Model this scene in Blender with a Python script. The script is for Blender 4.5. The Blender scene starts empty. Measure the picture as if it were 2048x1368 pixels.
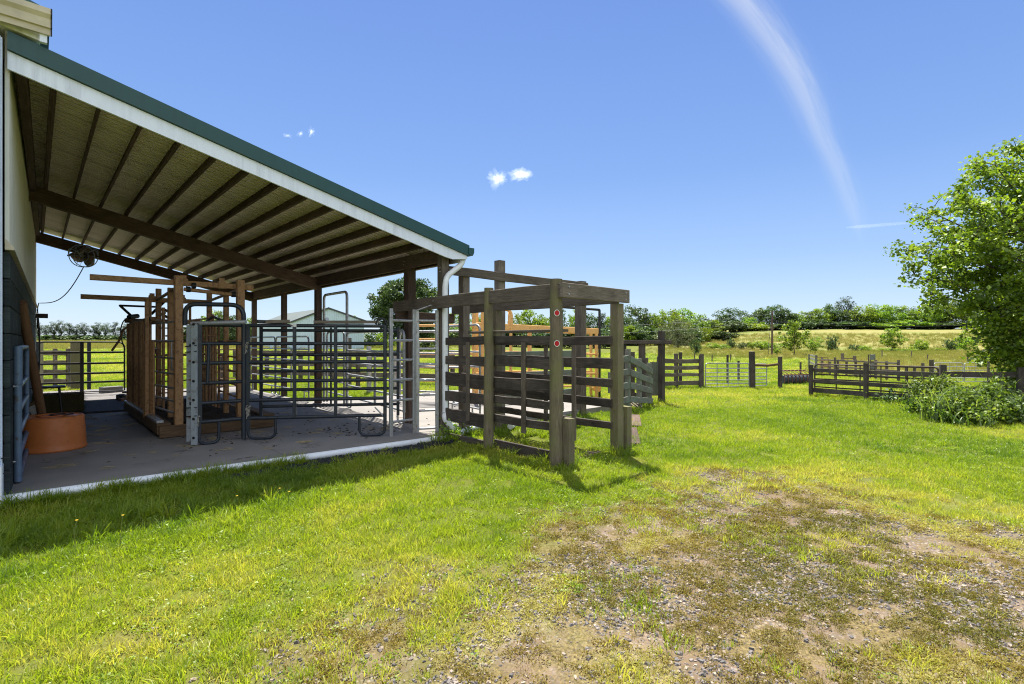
import bpy, math, random
import numpy as np
from mathutils import Vector, Matrix
R = random.Random(7)
PI = math.pi
SC = bpy.context.scene
COL = SC.collection

# ------------------------------------------------------------------ camera frame
# The shed stands square on X (down its rafters) and Y (along the barn wall); the
# photographer stands at the origin, 1.6 m above the slab.
FPX, HC = 1035., 1.6
TH = math.atan(1120/1035)
CT, ST = math.cos(TH), math.sin(TH)


def xy(px, d):                        # plan position of column px at depth d
    l = (px-1024.)/FPX*d
    return CT*d+ST*l, ST*d-CT*l


def zz(py, d):
    return HC-(py-684.)*d/FPX


def P(px, py, d):
    x, y = xy(px, d)
    return Vector((x, y, zz(py, d)))


def onX(X, px, py=684):
    k = (px-1024.)/FPX
    d = X/(CT+ST*k)
    return P(px, py, d)


def onY(Y, px, py=684):
    k = (px-1024.)/FPX
    d = Y/(ST-CT*k)
    return P(px, py, d)


# ------------------------------------------------------------------ numpy noise
def _h(ix, iy, s):
    v = np.sin(ix*127.1+iy*311.7+s*74.7)*43758.5453
    return v-np.floor(v)


def vn(x, y, s=0):
    x = np.asarray(x, float)
    y = np.asarray(y, float)
    xi, yi = np.floor(x), np.floor(y)
    u, v = x-xi, y-yi
    u = u*u*(3-2*u)
    v = v*v*(3-2*v)
    return (_h(xi, yi, s)*(1-u)+_h(xi+1, yi, s)*u)*(1-v)+(_h(xi, yi+1, s)*(1-u)+_h(xi+1, yi+1, s)*u)*v


def fbm(x, y, s=0, o=4):
    t, a, w = 0., .5, 0.
    x = np.asarray(x, float)
    y = np.asarray(y, float)
    for i in range(o):
        t = t+a*vn(x*2**i, y*2**i, s+i*13)
        w += a
        a *= .5
    return t/w


def sstep(a, b, x):
    t = np.clip((np.asarray(x, float)-a)/(b-a), 0, 1)
    return t*t*(3-2*t)


# ------------------------------------------------------------------ terrain height
DK = [0, 8, 22, 35, 60, 90, 120, 150, 200, 280, 400, 700, 1600]
ZL = [-.1, -.1, -.09, -.05, .1, .45, .85, 1.25, 1.6, 1.7, 1.7, 1.7, 1.7]
ZM = [-.1, -.1, -.27, -.38, -.4, -.2, .2, .8, 1.4, 2.2, 3, 3, 3]
ZR = [-.1, -.13, -.36, -.47, -.8, -1.0, -.5, 1.3, 4.6, 9.0, 10.5, 9, 6]


def ground(X, Y):
    X = np.asarray(X, float)
    Y = np.asarray(Y, float)
    d = CT*X+ST*Y
    l = ST*X-CT*Y
    r = np.sqrt(d*d+l*l)
    px = 1024+FPX*l/np.maximum(d, .3*r+.01)
    dd = np.where(d > .3*r, d, .3*r)
    a, b, c = np.interp(dd, DK, ZL), np.interp(dd, DK, ZM), np.interp(dd, DK, ZR)
    m = sstep(880, 1200, px)
    t = sstep(1240, 1520, px)
    z = a*(1-m)+b*m
    return z*(1-t)+c*t


def gz(X, Y):
    return float(ground(X, Y))


def seg_dist(x, y, pts):
    D = np.full(np.shape(x), 1e9)
    for (ax, ay), (bx, by) in zip(pts[:-1], pts[1:]):
        vx, vy = bx-ax, by-ay
        t = np.clip(((x-ax)*vx+(y-ay)*vy)/(vx*vx+vy*vy+1e-9), 0, 1)
        D = np.minimum(D, np.hypot(x-ax-t*vx, y-ay-t*vy))
    return D


def poly_sd(x, y, pts):               # positive inside
    D = seg_dist(x, y, pts+[pts[0]])
    ins = np.zeros(np.shape(x), bool)
    for (ax, ay), (bx, by) in zip(pts, pts[1:]+[pts[0]]):
        c = ((ay > y) != (by > y)) & (x < (bx-ax)*(y-ay)/(by-ay+1e-12)+ax)
        ins ^= c
    return np.where(ins, D, -D)


def gp(px, py, z=-.1):
    d = FPX*(HC-z)/(py-684.)
    return xy(px, d)


GRAV = [gp(*p) for p in [(420, 1420), (760, 1235), (980, 1140), (1130, 1060), (1290, 1015), (1430, 962), (1560, 945),
                         (1720, 985), (1880, 1030), (2048, 1062), (2400, 1150), (2700, 1500), (1400, 2000), (400, 1700)]]
TRK = [[gp(*p) for p in [(1590, 965), (1720, 1010), (1840, 1045), (1960, 1075), (2100, 1110), (2300, 1160)]],
       [gp(*p) for p in [(1560, 940), (1700, 970), (1850, 990), (2050, 1030), (2300, 1070)]],
       [gp(*p) for p in [(1230, 1110), (1330, 1080), (1400, 1075)]],
       [gp(*p) for p in [(1850, 1368), (1960, 1330), (2100, 1330)]],
       [gp(*p) for p in [(1230, 1330), (1300, 1340), (1350, 1420)]],
       [gp(*p) for p in [(940, 1290), (1050, 1240), (1090, 1160)]]]


def zones(X, Y):
    """gravelly amount, pale dry yellow amount, hay amount"""
    n = fbm(X*1.1, Y*1.1, 3)-.5
    n2 = fbm(X*4, Y*4, 8)-.5
    g = sstep(-.7, 1.0, poly_sd(X, Y, GRAV)+n*2.4+n2*1.1)
    yel = np.zeros(np.shape(X))
    for i, t in enumerate(TRK):
        w = .17 if i < 2 else .14
        yel = np.maximum(yel, sstep(w+.12, w-.1, seg_dist(X, Y, t)+n2*.3+n*.2))
    d = CT*X+ST*Y
    l = ST*X-CT*Y
    px = 1024+FPX*l/np.maximum(d, 1)
    nz = fbm(X*.05, Y*.05, 5)
    hr = sstep(68, 82, d+nz*14-7)*sstep(1250, 1420, px)
    hl = sstep(75, 95, d+nz*20-10)*sstep(1000, 700, px)*.75
    h3 = sstep(29, 36, d+n*6)*sstep(1590, 1680, px)*.85
    h4 = 0*d
    return g, yel, np.clip(np.maximum.reduce([hr, hl, h3, h4]), 0, 1)


# ------------------------------------------------------------------ nodes / materials
def nmat(name):
    m = bpy.data.materials.new(name)
    m.use_nodes = True
    nt = m.node_tree
    nt.nodes.clear()
    out = nt.nodes.new('ShaderNodeOutputMaterial')

    def N(t, **kw):
        n = nt.nodes.new('ShaderNode'+t)
        for k, v in kw.items():
            if k in n.inputs.keys():
                n.inputs[k].default_value = v
            else:
                setattr(n, k, v)
        return n

    def L(a, b):
        nt.links.new(a, b)
    return m, nt, out, N, L


def c4(c):
    return (c[0], c[1], c[2], 1)


def noise(N, L, vec, scale, detail=4, rough=.55, dist=0.):
    n = N('TexNoise')
    n.inputs['Scale'].default_value = scale
    n.inputs['Detail'].default_value = detail
    n.inputs['Roughness'].default_value = rough
    n.inputs['Distortion'].default_value = dist
    if vec is not None:
        L(vec, n.inputs['Vector'])
    return n.outputs['Fac']


def ramp(N, L, fac, stops):
    r = N('ValToRGB')
    e = r.color_ramp.elements
    while len(e) < len(stops):
        e.new(.5)
    for el, (p, c) in zip(e, stops):
        el.position = p
        el.color = c4(c) if len(c) == 3 else c
    L(fac, r.inputs['Fac'])
    return r.outputs['Color']


def mixc(N, L, fac, a, b, mode='MIX'):
    m = N('Mix', data_type='RGBA', blend_type=mode)
    for s, v in ((m.inputs['Factor'], fac), (m.inputs[6], a), (m.inputs[7], b)):
        if isinstance(v, (int, float)):
            s.default_value = v
        elif isinstance(v, (tuple, list)):
            s.default_value = c4(v)
        else:
            L(v, s)
    return m.outputs[2]


def mapr(N, L, v, a, b, c=0., d=1.):
    m = N('MapRange')
    m.inputs['From Min'].default_value = a
    m.inputs['From Max'].default_value = b
    m.inputs['To Min'].default_value = c
    m.inputs['To Max'].default_value = d
    L(v, m.inputs['Value'])
    return m.outputs['Result']


def math_(N, L, op, a, b=None):
    m = N('Math', operation=op)
    for s, v in zip(m.inputs, (a, b)):
        if v is None:
            continue
        if isinstance(v, (int, float)):
            s.default_value = v
        else:
            L(v, s)
    return m.outputs[0]


def bump(N, L, h, strength=.4, dist=.01):
    b = N('Bump')
    b.inputs['Strength'].default_value = strength
    b.inputs['Distance'].default_value = dist
    L(h, b.inputs['Height'])
    return b.outputs['Normal']


def principled(N, L, out, col, rough=.8, metal=0., normal=None, spec=.3):
    p = N('BsdfPrincipled')
    if isinstance(col, (tuple, list)):
        p.inputs['Base Color'].default_value = c4(col)
    else:
        L(col, p.inputs['Base Color'])
    if isinstance(rough, (int, float)):
        p.inputs['Roughness'].default_value = rough
    else:
        L(rough, p.inputs['Roughness'])
    p.inputs['Metallic'].default_value = metal
    p.inputs['Specular IOR Level'].default_value = spec
    if normal is not None:
        L(normal, p.inputs['Normal'])
    L(p.outputs[0], out.inputs['Surface'])
    return p


def uvn(N, name='UVMap'):
    n = N('UVMap')
    n.uv_map = name
    return n.outputs[0]


def mapping(N, L, v, s):
    m = N('Mapping')
    m.inputs['Scale'].default_value = s
    L(v, m.inputs['Vector'])
    return m.outputs[0]


def wood(name, dark, light, algae=None, patch=.5, rough=.88, crack=.7):
    m, nt, out, N, L = nmat(name)
    uv = uvn(N)
    rnd = N('SeparateXYZ')
    L(uvn(N, 'rnd'), rnd.inputs[0])
    g = noise(N, L, mapping(N, L, uv, (1.6, 34, 1)), 1, 6, .65, .6)
    fine = noise(N, L, mapping(N, L, uv, (5, 160, 1)), 1, 3, .7)
    geo = N('NewGeometry')
    big = noise(N, L, geo.outputs['Position'], 2.3, 5, .6)
    f = math_(N, L, 'ADD', math_(N, L, 'MULTIPLY', g, .75), math_(N, L, 'MULTIPLY', rnd.outputs[0], .3))
    col = ramp(N, L, f, [(.25, dark), (.75, light)])
    col = mixc(N, L, mapr(N, L, fine, .35, .62, crack, 0), col, [x*.3 for x in dark])
    col = mixc(N, L, mapr(N, L, big, .42, .62, 0, patch), col, [x*.55 for x in dark])
    if algae:
        al = noise(N, L, geo.outputs['Position'], 3.1, 5, .65)
        col = mixc(N, L, mapr(N, L, al, .4, .62, 0, .75), col, algae)
    # knots
    kn = N('TexVoronoi')
    kn.inputs['Scale'].default_value = 1
    L(mapping(N, L, uv, (2.1, 7, 1)), kn.inputs['Vector'])
    col = mixc(N, L, mapr(N, L, kn.outputs['Distance'], .05, .11, .7, 0), col, [x*.3 for x in dark])
    h = math_(N, L, 'ADD', math_(N, L, 'MULTIPLY', g, .6), fine)
    principled(N, L, out, col, rough, 0, bump(N, L, h, .5, .006), .25)
    return m


def metal(name, col, rough=.5, metallic=0., rust=0., rustc=(.1, .045, .02), spec=.4, var=.25, rscale=9):
    m, nt, out, N, L = nmat(name)
    geo = N('NewGeometry')
    a = noise(N, L, geo.outputs['Position'], 14, 5, .6)
    c = mixc(N, L, mapr(N, L, a, .3, .7, 0, var*2), col, [x*.55 for x in col])
    if rust:
        b = noise(N, L, geo.outputs['Position'], rscale, 6, .7)
        c = mixc(N, L, mapr(N, L, b, .6-rust*.25, .68, 0, .9), c, rustc)
    r = mapr(N, L, a, .3, .7, rough-.12, rough+.15)
    principled(N, L, out, c, r, metallic, bump(N, L, a, .15, .003), spec)
    return m


def plain(name, col, rough=.7, var=.2, scale=6, spec=.3, bumps=.2):
    m, nt, out, N, L = nmat(name)
    geo = N('NewGeometry')
    a = noise(N, L, geo.outputs['Position'], scale, 6, .65)
    c = mixc(N, L, mapr(N, L, a, .3, .7, 0, 1), [x*(1+var) for x in col], [x*(1-var) for x in col])
    principled(N, L, out, c, rough, 0, bump(N, L, a, bumps, .004), spec)
    return m


def leafmat(name, ca, cb, cc=None, trans=.5, att='UV', gloss=.12, tb=1.25):
    """thin leaf: diffuse + translucent, tint per leaf"""
    m, nt, out, N, L = nmat(name)
    if att == 'UV':
        s = N('SeparateXYZ')
        L(uvn(N, 'rnd'), s.inputs[0])
        t, t2 = s.outputs[0], s.outputs[1]
    else:
        a = N('Attribute', attribute_name='tint', attribute_type='INSTANCER')
        s = N('SeparateXYZ')
        L(uvn(N, 'rnd'), s.inputs[0])
        t = math_(N, L, 'ADD', math_(N, L, 'MULTIPLY', a.outputs['Fac'], .72), math_(N, L, 'MULTIPLY', s.outputs[0], .28))
        t2 = s.outputs[1]
    stops = [(.1, ca), (.6, cb)] + ([(.95, cc)] if cc else [])
    col = ramp(N, L, t, stops)
    oi = N('ObjectInfo')
    if att == 'UV':
        hs = N('HueSaturation')
        L(mapr(N, L, oi.outputs['Random'], 0, 1, .485, .515), hs.inputs['Hue'])
        L(mapr(N, L, oi.outputs['Random'], 0, 1, .8, 1.15), hs.inputs['Value'])
        L(col, hs.inputs['Color'])
        col = hs.outputs[0]
    d = N('BsdfDiffuse')
    L(col, d.inputs['Color'])
    tr = N('BsdfTranslucent')
    L(mixc(N, L, 1., col, (tb, tb*1.04, tb*.55), 'MULTIPLY'), tr.inputs['Color'])
    mx = N('MixShader')
    mx.inputs[0].default_value = trans
    L(d.outputs[0], mx.inputs[1])
    L(tr.outputs[0], mx.inputs[2])
    gl = N('BsdfGlossy')
    gl.inputs['Roughness'].default_value = .5
    gl.inputs['Color'].default_value = (.8, .9, .75, 1)
    m2 = N('MixShader')
    m2.inputs[0].default_value = gloss*.35
    L(mx.outputs[0], m2.inputs[1])
    L(gl.outputs[0], m2.inputs[2])
    L(m2.outputs[0], out.inputs['Surface'])
    return m


M = {}
M['wood_shed'] = wood('shed_timber', (.07, .046, .035), (.2, .135, .1), patch=.4)
M['wood_grey'] = wood('weathered_grey_timber', (.1, .08, .062), (.28, .235, .19), patch=.5)
M['wood_post'] = wood('mossy_post_timber', (.11, .088, .06), (.29, .235, .165), algae=(.145, .145, .06), patch=.4)
M['wood_board'] = wood('dark_weathered_boards', (.05, .041, .035), (.17, .14, .117), patch=.6)
M['wood_ramp'] = wood('pale_grey_green_boards', (.1, .1, .085), (.27, .26, .215), algae=(.16, .19, .14), patch=.35)
M['wood_new'] = wood('brown_skid_timber', (.12, .075, .04), (.3, .2, .11), patch=.4)
M['wood_log'] = wood('brown_pole_timber', (.13, .065, .032), (.3, .165, .08), patch=.2, crack=.3)
M['wood_barn'] = wood('dark_stained_planks', (.022, .03, .03), (.08, .095, .092), patch=.5)
M['green_trim'] = metal('dark_green_trim', (.012, .075, .06), .38, 0, 0, spec=.5, var=.12)
M['white_trim0'] = plain('white_painted_trim', (.74, .76, .83), .5, .07, 3, .4, .05)
M['beige_trim'] = plain('beige_aged_trim', (.52, .45, .33), .55, .16, 5, .4, .1)
M['siding'] = plain('white_ribbed_siding', (.66, .64, .56), .45, .1, 4, .4, .03)
M['deck'] = plain('roof_sheet_underside', (.86, .76, .64), .42, .12, 2.2, .4, 0)
M['pvc'] = plain('white_pipe', (.72, .74, .76), .42, .1, 7, .45, .03)
M['navy'] = metal('dark_blue_black_paint', (.016, .023, .033), .45, 0, .25, (.05, .04, .034))
M['galv'] = metal('galvanised_tube', (.42, .43, .44), .42, .55, .2, (.16, .12, .09))
M['bluegalv'] = metal('blue_grey_tube', (.14, .2, .29), .42, .15, .12, (.1, .08, .06))
M['greysteel'] = metal('pale_grey_steel', (.33, .37, .39), .5, .1, .22, (.12, .09, .07))
M['black'] = metal('black_steel', (.012, .012, .013), .5, 0, .1)
M['ochre'] = metal('worn_ochre_paint', (.4, .22, .095), .55, 0, .42, (.12, .06, .032), var=.2, rscale=22)
M['rusty'] = metal('rusty_brown_steel', (.25, .135, .07), .7, 0, .4, (.1, .05, .028), var=.3, rscale=18)
M['yellow'] = metal('orange_yellow_paint', (.74, .41, .13), .5, 0, .12, (.3, .13, .03), var=.15)
M['darkrust'] = metal('dark_brown_rust', (.07, .05, .036), .7, 0, .3, (.11, .055, .03))
M['redrust'] = metal('red_rust_steel', (.13, .05, .03), .75, 0, .3, (.07, .03, .015))
M['tub'] = metal('orange_plastic', (.5, .15, .035), .5, 0, .08, (.32, .11, .035), var=.1, rscale=5)
M['red'] = metal('red_reflector', (.42, .004, .006), .4, 0, 0, spec=.3)
M['straw'] = plain('pale_straw', (.4, .31, .13), .8, .3, 40)
M['clover'] = plain('clover_petals', (.42, .42, .33), .8, .15, 30)
M['flower'] = plain('yellow_petals', (.75, .5, .02), .6, .1, 30)
M['white'] = plain('white_ring', (.7, .7, .68), .5, .08, 20)
M['fanblade'] = metal('brown_fan_blade', (.2, .145, .11), .4, .3, .1)
M['bluewire'] = metal('blue_grey_wire', (.28, .36, .5), .4, .5, 0)
M['hay'] = plain('packed_hay', (.085, .075, .034), 1., .6, 60, .1, .9)
M['mat'] = plain('black_rubber_mat', (.02, .022, .026), .6, .5, 40, .4, .6)
M['dung'] = plain('trodden_dung', (.045, .034, .022), 1., .5, 25, .1, .9)
M['barnwall'] = plain('pale_blue_barn_siding', (.47, .58, .64), .5, .06, .5, .3, 0)
M['barnroof'] = plain('grey_green_barn_roof', (.12, .135, .115), .5, .08, .5, .3, 0)
M['darkgrey'] = plain('dark_grey_plastic', (.06, .066, .07), .6, .2, 8)
M['rope'] = plain('pale_twine', (.4, .38, .33), .9, .2, 50)
M['bark'] = wood('tree_bark', (.035, .028, .022), (.13, .105, .08), patch=.3, rough=.95)
def trim_mat(name, col, rough, streak):
    m, nt, out, N, L = nmat(name)
    g = N('NewGeometry')
    a = noise(N, L, mapping(N, L, g.outputs['Position'], (9, 9, .8)), 1.6, 5, .65)
    b = noise(N, L, g.outputs['Position'], .9, 4, .6)
    f = math_(N, L, 'MULTIPLY', mapr(N, L, a, .45, .7, 0, 1), mapr(N, L, b, .42, .6, .08, 1))
    c = mixc(N, L, math_(N, L, 'MULTIPLY', f, streak), col, [x*.45 for x in col])
    w_ = noise(N, L, g.outputs['Position'], 2.2, 2, .5)
    principled(N, L, out, c, rough, 0, bump(N, L, w_, .25, .03), .45)
    return m


M['white_trim'] = trim_mat('streaked_white_trim', (.72, .76, .87), .5, .4)
M['green_trim'] = trim_mat('faded_green_trim', (.011, .06, .056), .4, .35)
M['siding'] = trim_mat('streaked_ribbed_siding', (.66, .64, .56), .45, .4)
M['wire'] = metal('bare_wire', (.06, .065, .07), .5, .5, 0)
M['blackstone'] = plain('black_stone', (.022, .024, .027), .8, .5, 30, .3, .4)


def concrete():
    m, nt, out, N, L = nmat('worn_concrete')
    g = N('NewGeometry')
    p = g.outputs['Position']
    a = noise(N, L, p, 1.3, 6, .6)
    b = noise(N, L, p, 30, 5, .7)
    s = noise(N, L, mapping(N, L, p, (1.5, .6, 1)), 1.1, 5, .6)
    col = ramp(N, L, a, [(.3, (.175, .163, .15)), (.7, (.265, .245, .222))])
    col = mixc(N, L, mapr(N, L, b, .35, .7, 0, .35), col, (.15, .135, .12))
    sx = N('SeparateXYZ')
    L(p, sx.inputs[0])
    # the rear bays have never been hosed clean
    dirt = math_(N, L, 'MULTIPLY', mapr(N, L, sx.outputs[1], 10.45, 10.7, .0, .72), mapr(N, L, s, .3, .6, .3, 1))
    dirt = math_(N, L, 'MULTIPLY', dirt, mapr(N, L, sx.outputs[0], 4.2, 6.2, 1, .15))
    col = mixc(N, L, dirt, col, (.1, .095, .095))
    v = N('TexVoronoi')
    v.inputs['Scale'].default_value = 1.6
    L(p, v.inputs['Vector'])
    bl = noise(N, L, p, 5, 4, .7)
    col = mixc(N, L, math_(N, L, 'MULTIPLY', mapr(N, L, v.outputs['Distance'], .08, .3, 1, 0), mapr(N, L, bl, .5, .58)), col, (.05, .042, .032))
    br = noise(N, L, mapping(N, L, p, (3, 90, 1)), 1, 3, .6)
    h = math_(N, L, 'ADD', math_(N, L, 'MULTIPLY', b, .5), math_(N, L, 'MULTIPLY', br, .6))
    principled(N, L, out, col, mapr(N, L, a, .3, .7, .68, .88), 0, bump(N, L, h, .35, .006), .3)
    return m


M['concrete'] = concrete()


def deckmat():
    """ribbed roof sheet seen from below: dusty, with dark stripes painting in the shade of ribs and laps"""
    m, nt, out, N, L = nmat('roof_sheet_underside')
    g = N('NewGeometry')
    p = g.outputs['Position']
    sx = N('SeparateXYZ')
    L(p, sx.inputs[0])
    wv = noise(N, L, p, .8, 3, .5)

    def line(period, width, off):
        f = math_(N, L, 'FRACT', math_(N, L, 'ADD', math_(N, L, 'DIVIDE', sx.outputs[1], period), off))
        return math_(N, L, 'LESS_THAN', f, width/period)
    a = noise(N, L, p, 1.7, 5, .6)
    col = ramp(N, L, a, [(.3, (.78, .69, .57)), (.7, (.9, .81, .69))])
    dust = noise(N, L, mapping(N, L, p, (.5, 6, 1)), 1.5, 4, .6)
    col = mixc(N, L, mapr(N, L, dust, .5, .75, 0, .4), col, (.5, .42, .33))
    col = mixc(N, L, math_(N, L, 'MULTIPLY', line(.13, .016, .3), mapr(N, L, wv, .3, .6, .35, .7)), col, (.2, .17, .135))  # rib shadows painted into the colour as thin dark stripes
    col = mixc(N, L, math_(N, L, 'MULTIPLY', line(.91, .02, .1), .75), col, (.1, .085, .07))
    principled(N, L, out, col, .6, 0, None, .12)
    return m


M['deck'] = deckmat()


def groundmat():
    m, nt, out, N, L = nmat('ground_soil_and_turf')
    g = N('NewGeometry')
    p = g.outputs['Position']

    def A(n):
        return N('Attribute', attribute_name=n).outputs['Fac']
    grav, yel, hay = A('grav'), A('yel'), A('hay')
    n1 = noise(N, L, p, .35, 5, .6)
    n2 = noise(N, L, p, 3.5, 6, .65)
    n3 = noise(N, L, p, 45, 4, .7)
    lawn = ramp(N, L, n1, [(.25, (.07, .09, .01)), (.55, (.11, .12, .014)), (.8, (.18, .15, .036))])
    lawn = mixc(N, L, mapr(N, L, n2, .35, .7, 0, .6), lawn, (.12, .16, .014))
    lawn = mixc(N, L, mapr(N, L, n3, .4, .75, 0, .65), lawn, (.06, .065, .015))
    soil = ramp(N, L, n2, [(.25, (.11, .078, .05)), (.5, (.165, .118, .08)), (.8, (.225, .168, .122))])
    vo = N('TexVoronoi')
    vo.inputs['Scale'].default_value = 42
    L(p, vo.inputs['Vector'])
    vs_ = N('SeparateColor')
    L(vo.outputs['Color'], vs_.inputs[0])
    peb = ramp(N, L, vs_.outputs[0], [(.1, (.1, .095, .1)), (.5, (.19, .175, .17)), (.9, (.33, .27, .22))])
    nst = noise(N, L, p, 2.6, 4, .6)
    soil = mixc(N, L, math_(N, L, 'MULTIPLY', mapr(N, L, vo.outputs['Distance'], .35, .5, 1, 0), mapr(N, L, nst, .42, .55, 0, .9)), soil, peb)
    nm = noise(N, L, p, 2.3, 8, .75)
    moss = ramp(N, L, noise(N, L, p, 55, 4, .75), [(.36, (.035, .03, .012)), (.5, (.13, .1, .03)), (.64, (.26, .2, .08))])
    soil = mixc(N, L, mapr(N, L, nm, .44, .54, 0, .75), soil, moss)
    hc = ramp(N, L, noise(N, L, mapping(N, L, p, (.03, .06, .1)), 1, 7, .7), [(.3, (.12, .16, .028)), (.5, (.2, .19, .055)), (.72, (.265, .215, .088))])
    col = mixc(N, L, grav, lawn, soil)
    col = mixc(N, L, math_(N, L, 'MULTIPLY', yel, .25), col, (.3, .28, .1))
    col = mixc(N, L, hay, col, hc)
    n4 = noise(N, L, p, 12, 5, .7)
    principled(N, L, out, col, .95, 0, bump(N, L, math_(N, L, 'ADD', n3, n4), .7, .02), .15)
    return m


M['ground'] = groundmat()
M['grass'] = leafmat('grass_blades', (.095, .175, .01), (.26, .33, .017), (.48, .43, .09), .55, 'INST', .1)
M['weed'] = leafmat('dry_mossy_weeds', (.1, .115, .015), (.225, .16, .032), (.4, .37, .1), .48, 'INST', .06)
M['hayblade'] = leafmat('hay_blades', (.13, .18, .028), (.22, .21, .058), (.29, .24, .095), .45, 'INST', .06)
M['leaf'] = leafmat('maple_leaves', (.07, .13, .015), (.18, .27, .02), (.3, .38, .04), .5)
M['leaf_b'] = leafmat('bright_leaves', (.08, .14, .01), (.18, .26, .018), (.27, .34, .035), .5)
M['leaf_d'] = leafmat('dark_oak_leaves', (.028, .055, .02), (.06, .1, .03), (.11, .16, .045), .4)
M['leaf_p'] = leafmat('pine_needles', (.03, .05, .03), (.055, .08, .04), (.09, .115, .055), .3)
M['leaf_c'] = leafmat('grey_cedar_foliage', (.06, .075, .035), (.11, .125, .06), (.17, .17, .09), .3)
M['leaf_w'] = leafmat('weed_leaves', (.045, .085, .012), (.115, .18, .02), (.28, .34, .055), .45)
M['leaf_r'] = leafmat('reed_blades', (.05, .1, .014), (.12, .19, .03), (.26, .3, .09), .5)


def stonemat():
    m, nt, out, N, L = nmat('gravel_stone')
    a = N('Attribute', attribute_name='tint', attribute_type='INSTANCER')
    col = ramp(N, L, a.outputs['Fac'], [(.0, (.075, .07, .07)), (.4, (.16, .145, .138)), (.65, (.25, .21, .18)), (.95, (.38, .3, .22))])
    g = N('NewGeometry')
    n = noise(N, L, g.outputs['Position'], 60, 3)
    col = mixc(N, L, mapr(N, L, n, .3, .7, 0, .4), col, (.1, .09, .09))
    principled(N, L, out, col, .8, 0, None, .3)
    return m


M['stone'] = stonemat()


def cloudmat(name, dens, an=.5):
    m, nt, out, N, L = nmat(name)
    v = N('VolumePrincipled')
    v.inputs['Color'].default_value = (.97, .97, .98, 1)
    v.inputs['Density'].default_value = dens
    v.inputs['Anisotropy'].default_value = an
    L(v.outputs[0], out.inputs['Volume'])
    try:
        m.cycles.homogeneous_volume = True
    except Exception:
        pass
    return m


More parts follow.
